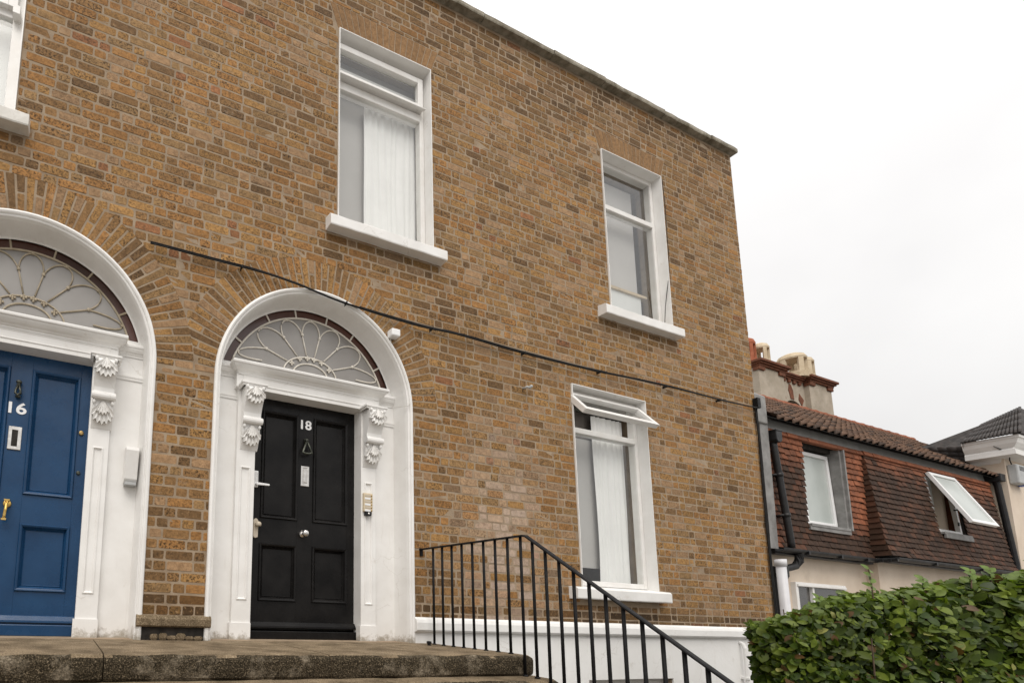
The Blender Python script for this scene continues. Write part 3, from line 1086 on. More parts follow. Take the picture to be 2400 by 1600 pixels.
    for a0, a1 in zip(angb, angb[1:]):
        oo = arcpts(xc, ARCZ, FR - .004, a0, a1, 8)
        ii = arcpts(xc, ARCZ, RR + .002, a0, a1, 8)
        mb = MB()
        pl2 = oo + list(reversed(ii))
        mb.loops([[(a, .172, c) for a, c in pl2], [(a, .178, c) for a, c in pl2]], True, True, True)
        fixnormals(mb.build('border_pane', M['redglass'], fan))
    bars = MB()
    yb = .166
    for a in angb[1:-1]:
        p0, p1 = arcpts(xc, ARCZ, RR, a, a, 1)[0], arcpts(xc, ARCZ, FR, a, a, 1)[0]
        bars.tube([(p0[0], yb, p0[1]), (p1[0], yb, p1[1])], .0075, 6)
    bars.tube([(a, yb, c) for a, c in arcpts(xc, ARCZ, RR, ang0 - 4, 184 - ang0, 48)], .0075, 6)
    bars.build('glazing_bars', LM, fan)
    lead = MB()
    for r in (0.100 + .0, 0.155):
        lead.tube([(X(r * 1.55 * math.cos(math.radians(a))), yb, HB - .03 + r * math.sin(math.radians(a))) for a in range(0, 181, 8)], .0062, 6)
    spk = [19, 47, 76, 104, 133, 161]
    hub = (xc, HB - .01)

    def onray(a, r):
        e = 1.5 - 0.5 * abs(math.sin(math.radians(a)))
        return (hub[0] + r * math.cos(math.radians(a)), hub[1] + r * math.sin(math.radians(a)))

    def rim(a):
        """distance along the ray to the ring arc"""
        dx, dz = math.cos(math.radians(a)), math.sin(math.radians(a))
        oz = hub[1] - ARCZ
        bq = oz * dz
        return -bq + math.sqrt(bq * bq - (oz * oz - RR * RR))
    bud = {}
    for a in spk:
        r1 = rim(a) * 0.70
        r0 = 0.155 / math.sqrt((math.cos(math.radians(a)) / 1.55) ** 2 + math.sin(math.radians(a)) ** 2)
        p0, p1 = onray(a, r0 * .98), onray(a, r1)
        lead.tube([(p0[0], yb, p0[1]), (p1[0], yb, p1[1])], .0058, 6)
        bud[a] = p1
        lead.blob((p1[0], yb - .004, p1[1]), (.013, 0, 0), (0, .008, 0), (0, 0, .013), 8, 5)
        q = onray(a, r0 * .80)
        for dx, dz in ((.014, 0), (-.014, 0), (0, .014), (0, -.014), (0, 0)):
            lead.blob((q[0] + dx, yb - .004, q[1] + dz), (.009, 0, 0), (0, .007, 0), (0, 0, .009), 6, 4)
    edges = [-14] + spk + [194]
    for i in range(7):
        aL, aR = edges[i], edges[i + 1]
        am = (aL + aR) / 2
        am = max(6, min(174, am))
        tipr = rim(am) - .012
        tip = onray(am, tipr)
        lead.blob((tip[0], yb - .003, tip[1]), (.012, 0, 0), (0, .007, 0), (0, 0, .012), 6, 4)
        pts = []
        for side in (0, 1):
            a = (aL, aR)[side]
            if a in bud:
                pts.append(Vector(bud[a]))
            else:
                pts.append(Vector(onray(4 if a < 0 else 176, rim(4) * 0.66)))
        mid = (pts[0] + pts[1]) / 2
        up = (Vector(tip) - mid)
        sidev = (pts[1] - pts[0]) / 2
        curve = []
        for k in range(13):
            th = math.pi * k / 12
            bul = 1.0 + 0.10 * math.sin(th)
            q = mid - sidev * math.cos(th) * bul + up * math.sin(th)
            curve.append((q.x, yb, max(q.y, fz0 + .01)))
        lead.tube(curve, .0058, 6)
    lead.build('leadwork', LM, fan, smooth=True)

    # the door
    dx0, dx1, dz0, dz1 = X(-.500), X(.475), 0.072, 1.925
    yd = 0.215
    xs = [dx0, X(-.390), X(-.072), X(.064), X(.380), dx1]
    mb = MB()
    mb.box(dx0, xs[1], yd, yd + .045, dz0, dz1)
    mb.box(xs[4], dx1, yd, yd + .045, dz0, dz1)
    mb.box(xs[2], xs[3], yd, yd + .045, dz0, dz1)
    for a, b2 in ((xs[1], xs[2]), (xs[3], xs[4])):
        mb.box(a, b2, yd + .0004, yd + .045, dz0, .285)
        mb.box(a, b2, yd + .0004, yd + .045, .725, .920)
        mb.box(a, b2, yd + .0004, yd + .045, 1.785, dz1)
    mb.box(dx0, dx1, yd + .05, yd + .06, dz0, dz1)
    door = mb.build('door', paint, house, bevel=.0015)
    for a, b2 in ((xs[1], xs[2]), (xs[3], xs[4])):
        for z0, z1 in ((.285, .725), (.920, 1.785)):
            mb = MB()
            mb.rects(a + .0005, b2 - .0005, z0 + .0005, z1 - .0005,
                     [(0, yd + .02), (0, yd - .008), (.005, yd - .014), (.012, yd - .012), (.019, yd - .007), (.023, yd + .006), (.033, yd + .021),
                      (.037, yd + .017), (.041, yd + .021)], True)
            mb.build('panel', paint, door)
    mb = MB()
    mb.prism([(yd, .132), (yd - .012, .128), (yd - .034, .100), (yd - .036, .086), (yd, .084)], 'x', dx0 + .01, dx1 - .002)
    mb.build('weatherboard', paint, door, bevel=.002)
    mb = MB()
    mb.box(dx0 + .002, dx1 - .002, .172, .262, 0.001, .064 if is18 else .075)
    mb.build('threshold', paint, house, bevel=.006)
    return case, door, fan


case18, door18, fan18 = doorway(D18, house18, wall18, M['black'], True)
case16, door16, fan16 = doorway(D16, house16, wall16, M['blue'], False)

YD = 0.2035
rotated_text('18', .738, .834, 1.680, 1.758, .2145, M['numwhite'], 'number', door18)
rotated_text('16', -1.424, -1.312, 1.460, 1.540, .2145, M['numwhite'], 'number', door16)


# door furniture, black door
mb = MB()
mb.tube([(.784, .19, 1.580), (.752, .182, 1.500), (.742, .180, 1.478), (.760, .178, 1.470), (.800, .178, 1.470), (.826, .180, 1.478), (.815, .182, 1.500), (.784, .19, 1.580)], .0095, 8)
mb.blob((.784, .195, 1.582), (.018, 0, 0), (0, .018, 0), (0, 0, .018), 10, 6)
mb.box(.768, .800, .196, .2148, 1.565, 1.600)
mb.build('knocker', M['bronze'], door18, smooth=True)
mb = MB()
mb.rects(.745, .818, 1.208, 1.374, [(0, .2149), (0, .209), (.003, .207), (.014, .207), (.018, .2095)], True)
lp = mb.build('letter_plate', M['steel'], door18)
mb = MB()
mb.rects(.766, .797, 1.236, 1.346, [(0, .2094), (0, .206), (.004, .203)], True)
mb.build('flap', M['steel'], lp)
mb = MB()
prof = [(.030, .2148), (.030, .208), (.014, .204), (.012, .190), (.022, .178), (.029, .166), (.027, .154), (.016, .146), (.004, .144)]
mb.loops([[(.772 + r * math.cos(k * math.pi / 8), y, .822 + r * math.sin(k * math.pi / 8)) for k in range(16)] for r, y in prof], True, False, True)
mb.build('door_knob', M['chrome'], door18, smooth=True)
mb = MB()
mb.box(.334, .371, .188, .2148, 1.150, 1.280)
kp = mb.build('keypad_lock', M['numwhite'], door18, bevel=.006)
mb = MB()
for r in range(6):
    for q in range(2):
        mb.lathe([(.0042, 0), (.0042, .003)], 0, 0, 8)
        base = len(mb.v) - 16
        for i in range(base, len(mb.v)):
            vx, vy, vz = mb.v[i]
            mb.v[i] = (.348 + q * .013 + vx, .1878 - vz, 1.264 - r * .013 + vy)
mb.build('keys', M['steel'], kp)
mb = MB()
mb.tube([(.352, .19, 1.170), (.352, .165, 1.170)], .010, 10)
mb.prism([(.345, 1.160), (.452, 1.163), (.456, 1.170), (.452, 1.178), (.345, 1.182)], 'y', .157, .170)
mb.build('lever', M['numwhite'], kp, bevel=.004)
mb = MB()
pts = [(.345, .765), (.365, .757), (.384, .765), (.386, .89), (.376, .906), (.365, .910), (.354, .906), (.343, .89)]
mb.prism(pts, 'y', .198, .2148)
nl = mb.build('lock_plate', M['beige'], door18, bevel=.004)
mb = MB()
mb.lathe([(.02, .846), (.024, .852), (.024, .868), (.018, .878), (.006, .882)], .376, .178, 14)
mb.build('thumb_turn', M['beige'], nl, smooth=True)

# door furniture, blue door
mb = MB()
mb.tube([(-1.373, .188, 1.662), (-1.386, .182, 1.610), (-1.388, .180, 1.590), (-1.372, .177, 1.578), (-1.356, .180, 1.590), (-1.358, .182, 1.610), (-1.371, .188, 1.662)], .0085, 8)
mb.blob((-1.372, .196, 1.676), (.020, 0, 0), (0, .016, 0), (0, 0, .014), 10, 6)
mb.blob((-1.372, .200, 1.575), (.020, 0, 0), (0, .012, 0), (0, 0, .010), 10, 6)
mb.build('knocker', M['bronze'], door16, smooth=True)
mb = MB()
mb.rects(-1.411, -1.329, 1.212, 1.370, [(0, .2149), (0, .208), (.003, .206), (.022, .206), (.024, .2095)], False)
lp = mb.build('letter_plate', M['steel'], door16)
mb = MB()
mb.box(-1.389, -1.351, .2090, .2142, 1.232, 1.350)
mb.build('letter_slot', M['dark'], lp)
mb = MB()
mb.loops([[(-1.378 + r * math.cos(k * math.pi / 8), y, .848 + r * math.sin(k * math.pi / 8)) for k in range(16)]
          for r, y in ((.026, .2148), (.026, .206), (.020, .202), (.006, .200))], True, False, True)
kn = mb.build('brass_pull', M['brass'], door16, smooth=True)
mb = MB()
mb.prism([(-1.397, .872), (-1.359, .872), (-1.364, .862), (-1.392, .862)], 'y', .178, .204)
mb.tube([(-1.378, .190, .862), (-1.378, .172, .840), (-1.380, .164, .800), (-1.384, .166, .760), (-1.386, .172, .742)], .010, 10)
mb.prism([(-1.402, .744), (-1.370, .744), (-1.372, .732), (-1.400, .732)], 'y', .160, .186)
mb.build('handle', M['brass'], kn)
for nm, x, z_, r, mt2 in (('lock_cylinder', -.952, 1.388, .017, 'oldbrass'), ('keyhole_cover', -.952, 1.105, .014, 'bronze')):
    mb = MB()
    mb.loops([[(x + rr * math.cos(k * math.pi / 8), y, z_ + rr * math.sin(k * math.pi / 8)) for k in range(16)]
              for rr, y in ((r, .2148), (r, .207), (r * .75, .203), (r * .3, .204))], True, False, True)
    mb.build(nm, M[mt2], door16, smooth=True)

# pier between the doors: base stone over a flat dark slab for the gap's shade
mb = MB()
L = []
for k in range(11):
    xx = -.532 + .500 * k / 10
    j1 = RND.uniform(-.004, .004)
    L.append([(xx, .02, .086), (xx, -.030 + j1, .086), (xx, -.042 + j1, .096), (xx, -.044 + j1, .138), (xx, -.034 + j1, .160), (xx, .02, .166)])
mb.loops(L, True, True, True)
mb.build('base_stone', M['granite'], house18)
mb = MB()
mb.box(-.50, -.066, -.004, .0, .0, .086)
mb.build('hollow', M['dark'], house18)  # flat slab; the gap's shade is put into its near-black colour
for k in range(6):
    mb = MB()
    x = -.44 + .36 * (k + .5) / 6
    w, h = RND.uniform(.02, .04), RND.uniform(.012, .03)
    mb.blob((x, -.006, h * .8), (w, 0, 0), (0, .014, 0), (0, 0, h), 7, 5)
    mb.build('rubble', M['granite'], house18)

# ------------------------------------------------------------------ windows of the brick houses
def bars4(mb, x0, x1, z0, z1, w, y0, y1, wb=None, wt=None, wl=None):
    wb, wt, wl = wb or w, wt or w, wl or w
    mb.box(x0, x0 + wl, y0, y1, z0, z1)
    mb.box(x1 - w, x1, y0, y1, z0, z1)
    mb.box(x0 + wl, x1 - w, y0 + .0006, y1, z0, z0 + wb)
    mb.box(x0 + wl, x1 - w, y0 + .0006, y1, z1 - wt, z1)


def sill(x0, x1, z0, z1, parent, mat, proj=.085):
    mb = MB()
    L = []
    n = 14
    for k in range(n + 1):
        xx = x0 + (x1 - x0) * k / n
        a, b2 = RND.uniform(-.002, .002), RND.uniform(-.002, .002)
        L.append([(xx, .11, z0), (xx, -proj + .004, z0 + a), (xx, -proj, z0 + .008 + a), (xx, -proj + b2, z1 - .014), (xx, -proj + .012, z1 + b2),
                  (xx, .11, z1 + .030)])
    mb.loops(L, True, True, True)
    return mb.build('sill', mat, parent)


def window(k, house, sx0, sx1, sz0, sz1, zt, tt, fw=.045, sillmat='white', lining=True, style=''):
    x0, x1, z0, z1 = WIN[k]
    yf = .080
    zb = sz1 + .030
    mb = MB()
    lw = .014
    bars4(mb, x0 + .012, x1 - .012, zb, z1 - .012, fw, yf, yf + .065, max(.05, fw), None, lw)
    mb.box(x0 + .012 + lw, x1 - .012 - fw, yf - .004, yf + .065, zt - tt, zt)
    win = mb.build('window', M['frame'], house, bevel=.004)
    # painted lining of the opening
    mb = MB()
    e = -.0125
    L = []
    for y, g2 in ((yf + .06, .012), (e, .008), (e, .001), (.004, .0)):
        L.append([(x0 + g2, y, zb - .06), (x0 + g2, y, z1 - g2), (x1 - g2, y, z1 - g2), (x1 - g2, y, zb - .06)])
    mb.loops(L, False)
    mb.build('lining', M['white'] if lining else M['oldwhite'], win)
    sill(sx0, sx1, sz0, sz1, win, M[sillmat])
    mb = MB()
    mb.pane(x0 + .012 + lw, x1 - .012 - fw, yf + .016, zb + max(.05, fw), zt - tt)
    mb.build('pane', M['glass'], win)
    return win, x0 + .012 + lw, x1 - .012 - fw, zb + max(.05, fw), yf


def sash(win, x0, x1, ztop, zbot, y, deg, w=.05, name='opening_sash'):
    """top hung sash swung out by deg about its top edge"""
    ln = ztop - zbot
    a = math.radians(deg)

    def T(p):
        dx, dy, dz = p
        return (dx, y + dy * math.cos(a) + dz * math.sin(a), ztop + dz * math.cos(a) - dy * math.sin(a))
    mb = MB()
    bars4(mb, x0, x1, -ln, 0, w, -.03, .018)
    mb.v = [T(p) for p in mb.v]
    s_ = mb.build(name, M['frame'], win, bevel=.003)
    gl = MB()
    gl.pane(x0 + w, x1 - w, -.006, -ln + w, -w)
    gl.v = [T(p) for p in gl.v]
    o = gl.build('sash_pane', M['glass'], win)
    return s_


def sheet(name, x0, x1, z0, z1, y, folds, amp, mat, label, cat, rnd=0.0, taper=0.0, group=None):
    """hanging cloth with vertical folds"""
    mb = MB()
    n = max(2, int((x1 - x0) / 0.012)) if folds else 1
    L = []
    ph = RND.uniform(0, 6)
    rows = 9
    for r in range(rows + 1):
        f = r / rows
        zz = z1 + (z0 - z1) * f
        ring = []
        for k in range(n + 1):
            s_ = k / n
            xx = x0 + (x1 - x0) * s_ + taper * f * (1 - s_)
            q_ = s_ * folds + .55 * noise.noise(Vector((s_ * folds * .6, f * 1.1, ph)))
            yy = y + (amp * (.45 + .9 * abs(noise.noise(Vector((s_ * 5, ph, f * .7))))) * math.sin(q_ * 6.283 + ph) + amp * .7 * noise.noise(Vector((s_ * folds * 2.3, f * 2.0, ph + 5))) if folds else 0)
            if folds:
                xx += .018 * f * noise.noise(Vector((s_ * 3, f * 2, ph)))
            ring.append((xx, yy, zz))
        L.append(ring)
    mb.loops(L, False)
    o = mb.build(name, mat, smooth=True)
    tag(o, label, cat, group)
    return o


# upper window over the black door
w1, a0, a1, zb, yf = window('w1', house18, .822, 1.985, 3.305, 3.402, 4.86, .075)
mb = MB()
bars4(mb, a0 - .012, a1 + .012, 4.875, 5.205, .055, yf - .034, yf + .012, None, None, .016)
mb.prism([(yf - .034, 4.900), (yf - .062, 4.872), (yf - .062, 4.862), (yf - .030, 4.868)], 'x', a0 - .02, a1 + .02)
s_ = mb.build('top_sash', M['frame'], w1, bevel=.004)
mb = MB()
mb.pane(a0 + .02, a1 - .04, yf - .008, 4.93, 5.15)
mb.build('top_pane', M['glass'], w1)
sheet('net_curtain', .95, 1.88, 3.45, 5.25, .215, 0, 0, M['net'], 'grey net behind the glass of the window over the black door', 'curtain')
sheet('curtain', 1.30, 1.87, 3.46, 4.84, .178, 8, .010, M['cloth'], 'white gathered curtain filling the right half of the window over the black door', 'curtain')
sheet('curtain', .95, 1.00, 3.46, 4.84, .180, 3, .008, M['cloth'], 'narrow white curtain at the left edge of the window over the black door', 'curtain', taper=.05)
sheet('roller_blind', .96, 1.88, 4.93, 5.10, .150, 0, 0, M['cloth'], 'white blind behind the top pane of the window over the black door', 'blind')

# upper window near the corner
w2, a0, a1, zb, yf = window('w2', house18, 3.975, 5.190, 3.300, 3.402, 4.745, .055)
mb = MB()
mb.pane(a0, a1, yf + .016, 4.745, WIN['w2'][3] - .058)
mb.build('top_pane', M['glass'], w2)
sheet('net_curtain', 4.2, 4.98, 3.9, 5.20, .215, 0, 0, M['net'], 'grey net in the upper window next to the corner of the house', 'curtain')
sheet('net_curtain', 4.2, 5.02, 3.44, 3.885, .21, 0, 0, M['palenet'], 'pale board across the foot of the upper window near the corner', 'screen')
mb = MB()
mb.box(4.2, 5.10, .19, .30, 3.886, 3.915)
tag(mb.build('shelf', M['pot']), 'wooden shelf seen through the upper window near the corner', 'shelf')

# ground floor window
w3, a0, a1, zb, yf = window('w3', house18, 3.365, 4.645, .415, .516, 2.105, .055)
sash(w3, a0 - .03, a1 + .03, 2.425, 2.115, yf - .012, 36, .048)
mb = MB()
mb.box(3.60, 4.55, .19, .21, 2.345, 2.37)
tag(mb.build('curtain_rail', M['bronze']), 'dark curtain rail behind the open top sash of the ground floor window', 'curtain rail')
sheet('net_curtain', 3.56, 4.56, .74, 2.08, .24, 0, 0, M['net'], 'grey net in the ground floor window by the railing', 'curtain')
sheet('backing_board', 3.56, 4.56, 2.085, 2.46, .262, 0, 0, M['taupe'], 'brown board seen through the open top sash of the ground floor window', 'board')
sheet('curtain', 4.08, 4.53, .50, 2.33, .195, 6, .012, M['cloth'], 'white curtain gathered right of centre in the ground floor window', 'curtain')
mb = MB()
mb.blob((3.86, .36, .62), (.20, 0, 0), (0, .08, 0), (0, 0, .09), 12, 6)
mb.box(3.62, 4.3, .30, .5, .46, .56)
tag(mb.build('armchair', M['dark']), 'dark chair back behind the foot of the ground floor window', 'chair')

# window at the left edge
w0, a0, a1, zb, yf = window('w0', house16, -2.60, -1.428, 3.303, 3.398, 4.31, .07, .075, 'oldwhite')
mb = MB()
bars4(mb, a0 - .01, a1 + .03, 4.29, 5.20, .06, yf - .04, yf + .01)
mb.box(a1 + .004, a1 + .052, yf - .06, yf + .01, 4.225, 4.29)
mb.build('top_sash', M['frame'], w0, bevel=.003)
sheet('net_curtain', -2.50, -1.56, 3.43, 5.25, .20, 0, 0, M['palenet'], 'pale net filling the window at the left edge', 'curtain')

# ------------------------------------------------------------------ granite landing and steps
steps = tag(empty('stone_steps', (-.8, -1.6, -1.36)), 'weathered granite landing and steps before both front doors', 'steps')


def stone(x0, x1, yfr, ybk, z0, z1, jit=.008, mat='granite'):
    mb = MB()
    n = max(4, int((x1 - x0) / .035))
    L = []
    sx = RND.uniform(0, 50)
    for k in range(n + 1):
        xx = x0 + .003 + (x1 - x0 - .006) * k / n
        e = .010 if k in (0, n) else 0
        j1 = jit * noise.noise(Vector((xx * 4 + sx, 1, z1))) * 2
        j2 = jit * noise.noise(Vector((xx * 6 + sx, 7, z1))) - .010 * max(0, noise.noise(Vector((xx * 11 + sx, 3, z1))) - .25)
        L.append([(xx, ybk, z1 - .001), (xx, yfr + .20, z1 + j2 * .4), (xx, yfr + .05, z1 + j2 * .6 - .002), (xx, yfr + .022 + e, z1 - .004 + j2 - e * .5), (xx, yfr + .006 + j1 + e, z1 - .016 + j2),
                  (xx, yfr + j1 + e, z1 - .034), (xx, yfr + j1 * 1.4 + e, z1 - .075), (xx, yfr + .004 + j1 + e, z0 + .012), (xx, yfr + .014 + e, z0), (xx, ybk, z0)])
    mb.loops(L, True, True, True)
    o = mb.build('step_stone', M[mat], steps, smooth=False)
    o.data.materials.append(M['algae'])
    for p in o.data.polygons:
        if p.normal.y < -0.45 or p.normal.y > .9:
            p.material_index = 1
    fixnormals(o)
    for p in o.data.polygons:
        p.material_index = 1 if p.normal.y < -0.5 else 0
    return o


for xa, xb in ((-3.6, -.791), (-.791, .387), (.387, 1.822)):
    stone(xa, xb, -.905, .20, -.122, 0.0)
RIS, GO = .123, .158
for i in range(1, 11):
    z1 = -.123 * i - .002
    yfr = -.905 - GO * i
    js = [-3.6] + sorted(RND.uniform(-2.8, 1.2) for _ in range(2)) + [1.83]
    for xa, xb in zip(js, js[1:]):
        stone(xa, xb, yfr, yfr + .40, max(z1 - RIS, -1.36), z1)
mb = MB()
mb.box(-3.58, 1.80, -.86, -.005, -1.36, -.124)
mb.build('step_core', M['algae'], steps)

# ------------------------------------------------------------------ railing
rail = tag(empty('iron_railing', (1.728, -1.2, -1.3)), 'black iron handrail with upright bars beside the granite steps', 'railing')
RX = 1.728


def railz(y):
    return .7415 if y > -.945 else .7415 - (-.945 - y) * .795


mb = MB()
path = [(RX, -.002, .7455), (RX, -.50, .7435), (RX, -.93, .7415), (RX, -.950, .7385), (RX, -1.5, railz(-1.5)), (RX, -2.0, railz(-2.0)), (RX, -2.55, railz(-2.55))]
L = []
for i, p in enumerate(path):
    p = Vector(p)
    d = (Vector(path[min(i + 1, len(path) - 1)]) - Vector(path[max(0, i - 1)])).normalized()
    nn = Vector((1, 0, 0)).cross(d).normalized()
    if nn.z < 0:
        nn = -nn
    L.append([tuple(p + Vector((1, 0, 0)) * a + nn * c) for a, c in ((-.018, -.005), (-.018, .002), (-.012, .006), (.012, .006), (.018, .002), (.018, -.005))])
mb.loops(L, True, True, True)
mb.build('handrail', M['iron'], rail)
ys = [-.139 - .0965 * k for k in range(9)] + [-.992 - .0825 * k for k in range(19)]
for y in ys:
    i = 0 if y > -.91 else int((-.905 - y) / GO) + 1
    zb_ = 0.0 if i == 0 else -.123 * i
    if y < -.91:
        zb_ = max(-1.36, -.123 * min(i, 10) - .002)
    mb = MB()
    j = RND.uniform(-.003, .003)
    zt_ = railz(y) - .004
    mb.tube([(RX + j, y + j, zb_ - .004), (RX + j * .6, y, zb_ + (zt_ - zb_) * .5), (RX, y, zt_)], .0090, 8)
    mb.lathe([(.016, zb_ - .002), (.014, zb_ + .006), (.008, zb_ + .010)], RX + j, y + j, 8)
    mb.build('baluster', M['iron'], rail, smooth=True)
mb = MB()
mb.box(RX - .012, RX + .012, -.012, .004, .69, .748)
mb.build('wall_fixing', M['iron'], rail)
mb = MB()
mb.lathe([(.014, -.002), (.012, .012), (.018, .016), (.016, .03), (.004, .032)], 1.603, -.225, 8)
tag(mb.build('bolt_stub', M['iron']), 'small rusty bolt stub on the landing beside the railing', 'bolt')

# ------------------------------------------------------------------ small things on the facade
mb = MB()
L = []
for x, w in ((-.655, 0), (-.568, 0)):
    L.append([(x, .149, 1.05), (x, .105, 1.05), (x, .075, 1.07), (x, .035, 1.262), (x, .040, 1.284), (x, .149, 1.300)])
mb.loops(L, True, True, True)
lamp = mb.build('wall_lamp', M['white'], None, bevel=.004)
tag(lamp, 'white wedge shaped wall lamp in the recess right of the blue door', 'wall lamp')
mb = MB()
mb.box(-.650, -.573, .068, .148, 1.030, 1.0495)
mb.build('lens', M['greyplastic'], lamp)

mb = MB()
mb.box(1.255, 1.338, .094, .1148, 1.032, 1.185)
ic = mb.build('door_intercom', M['cream_plastic'], None, bevel=.004)
tag(ic, 'cream intercom panel with six bell buttons on the pilaster right of the black door', 'intercom')
for k in range(6):
    mb = MB()
    z_ = 1.172 - k * .0245
    mb.box(1.262, 1.316, .0905, .0945, z_ - .017, z_)
    o = mb.build('name_plate', M['numwhite'] if k % 2 else M['beige'], ic, bevel=.001)
    mb = MB()
    mb.lathe([(.007, 0), (.007, .004), (.004, .006)], 0, 0, 10)
    mb.v = [(1.326 + a, .0945 - c, z_ - .009 + b2) for a, b2, c in mb.v]
    mb.build('bell_button', M['oldbrass'], ic)
mb = MB()
mb.box(1.268, 1.322, .085, .1148, .998, 1.030)
cm = mb.build('door_camera', M['plastic'], None, bevel=.004)
tag(cm, 'small black camera block under the cream intercom panel', 'camera')
mb = MB()
mb.blob((1.295, .084, 1.014), (.010, 0, 0), (0, .006, 0), (0, 0, .010), 10, 6)
mb.build('lens', M['chrome'], cm, smooth=True)

mb = MB()
mb.box(1.408, 1.492, -.075, -.006, 2.488, 2.552)
sn = mb.build('security_sensor', M['numwhite'], None, bevel=.010)
tag(sn, 'small white sensor box on the brickwork beside the arch over the black door', 'sensor')
mb = MB()
mb.tube([(1.425, -.03, 2.49), (1.44, -.018, 2.44), (1.50, -.014, 2.36), (1.57, -.013, 2.25), (1.62, -.012, 2.10), (1.64, -.012, 1.98), (1.60, -.03, 1.93), (1.52, .05, 1.93)], .0028, 6)
mb.build('lead', M['oldwhite'], sn, smooth=True)

cpts = [(-.587, 2.750), (-.12, 2.753), (.289, 2.758), (.579, 2.738), (.962, 2.689), (1.454, 2.665), (1.804, 2.661), (2.173, 2.672), (2.767, 2.662),
        (3.304, 2.662), (3.883, 2.672), (4.511, 2.697), (5.193, 2.709), (5.934, 2.711), (6.52, 2.732)]


def dense(pts, n=6):
    res = []
    for i in range(len(pts) - 1):
        p0, p1, p2, p3 = [Vector(pts[min(max(i + k, 0), len(pts) - 1)]) for k in (-1, 0, 1, 2)]
        for k in range(n):
            t_ = k / n
            res.append(0.5 * ((2 * p1) + (p2 - p0) * t_ + (2 * p0 - 5 * p1 + 4 * p2 - p3) * t_ * t_ + (3 * p1 - p0 - 3 * p2 + p3) * t_ ** 3))
    res.append(Vector(pts[-1]))
    return res


wire = tag(empty('cable_run', (2.9, -.02, 2.66)), 'black cables strung across the brick front above both doors', 'cable')
dp = dense(cpts)
for q in range(5):
    mb = MB()
    path = []
    for i, p in enumerate(dp):
        f = i / len(dp)
        sp = .008 + .006 * noise.noise(Vector((f * 9, q * 3.3, 0)))
        a = q * 1.257 + f * 5
        if q >= 3 and f < .30:
            continue
        if q >= 2 and f > .72:
            continue
        path.append((p.x, -.040 + .5 * sp * math.sin(a), p.y + sp * math.cos(a) + .004 * noise.noise(Vector((f * 14, q * 2, 4)))))
    mb.tube(path, .0056 if q < 2 else .0048, 6)
    mb.build('cable', M['cable'], wire, smooth=True)
for x in (.10, 1.0, 1.85, 2.9, 3.9, 4.9, 5.8):
    zc = min(dp, key=lambda p: abs(p.x - x)).y
    mb = MB()
    mb.box(x - .004, x + .004, -.049, .0, zc - .013, zc + .013)
    mb.build('clip', M['cable'], wire, bevel=.003)
drop = tag(empty('cable_drop', (6.5, -.02, 0)), 'bundle of black cables running down the right corner of the brick house', 'cable')
for q in range(4):
    mb = MB()
    pts = [(6.53 - .012 * q, 2.84 - .03 * q), (6.522 - .008 * q, 2.6), (6.512 + .012 * math.sin(q), 2.2), (6.505 + .006 * q, 1.834), (6.50 + .014 * math.sin(q * 2), 1.4), (6.51 - .01 * q, 1.0),
           (6.52 - .012 * q, .5), (6.515 - .01 * q, -.1), (6.515 - .01 * q, -1.3)]
    mb.tube([(p.x, -.016 - .006 * (q % 2), p.y) for p in dense(pts, 5)], .0075 if q < 2 else .005, 6)
    mb.build('cable', M['cable'], drop, smooth=True)
mb = MB()
mb.box(6.49, 6.548, -.05, -.006, 2.74, 2.86)
mb.build('bracket', M['iron'], drop)
mb = MB()
mb.tube([(5.15, -.014, 5.25), (5.165, -.014, 4.9), (5.155, -.014, 4.5), (5.16, -.013, 4.3), (5.145, -.012, 4.1), (5.11, .03, 3.7), (5.105, .05, 3.46)], .003, 6)
tag(mb.build('thin_wire', M['cable'], None, smooth=True), 'thin wire hanging down the right edge of the upper corner window', 'wire')
mb = MB()
mb.tube([(2.90, -.002, 2.325), (2.90, -.05, 2.325), (2.93, -.06, 2.315)], .010, 8)
mb.blob((2.935, -.06, 2.33), (.016, 0, 0), (0, .016, 0), (0, 0, .016), 8, 5)
tag(mb.build('wall_hook', M['greyplastic'], None, smooth=True), 'small grey hook on the bricks left of the ground floor window', 'hook')

# ------------------------------------------------------------------ tile-hung cream house beyond the corner
houseB = tag(empty('tiled_house', (13.0, 2.5, -1.36)), 'cream house with brown tile-hung upper storey and pantiled roof beyond the brick corner', 'house')


def plane_y(z, z0, y0, z1, y1):
    return y0 + (y1 - y0) * (z - z0) / (z1 - z0)


XBL, XBR, XVL = 12.45, 17.50, 9.54           # bay left, bay right, left verge
YL0, YL1, YB0, YB1 = 1.235, 1.205, 1.04, 1.18    # tile plane depth at foot and head: left part, bay
mb = MB()
mb.box(XVL - .08, XBL + .1, 1.34, 1.70, -1.36, 1.44)
mb.box(XBL + .1, XBR, 1.20, 1.70, -1.36, 1.48)
mb.box(XVL - .08, 22.4, 1.7005, 6.5, -1.36, 3.4)
wallB = mb.build('wall', M['cream'], houseB)
# soffits
mb = MB()
mb.box(XVL - .1, XBL + .05, 1.17, 1.339, 1.385, 1.42)
mb.box(XBL, XBR, 1.0, 1.199, 1.41, 1.45)
mb.build('soffit', M['plastic'], houseB)

RED = (0.245, 0.088, 0.043)
DRK = (0.045, 0.0245, 0.0150)


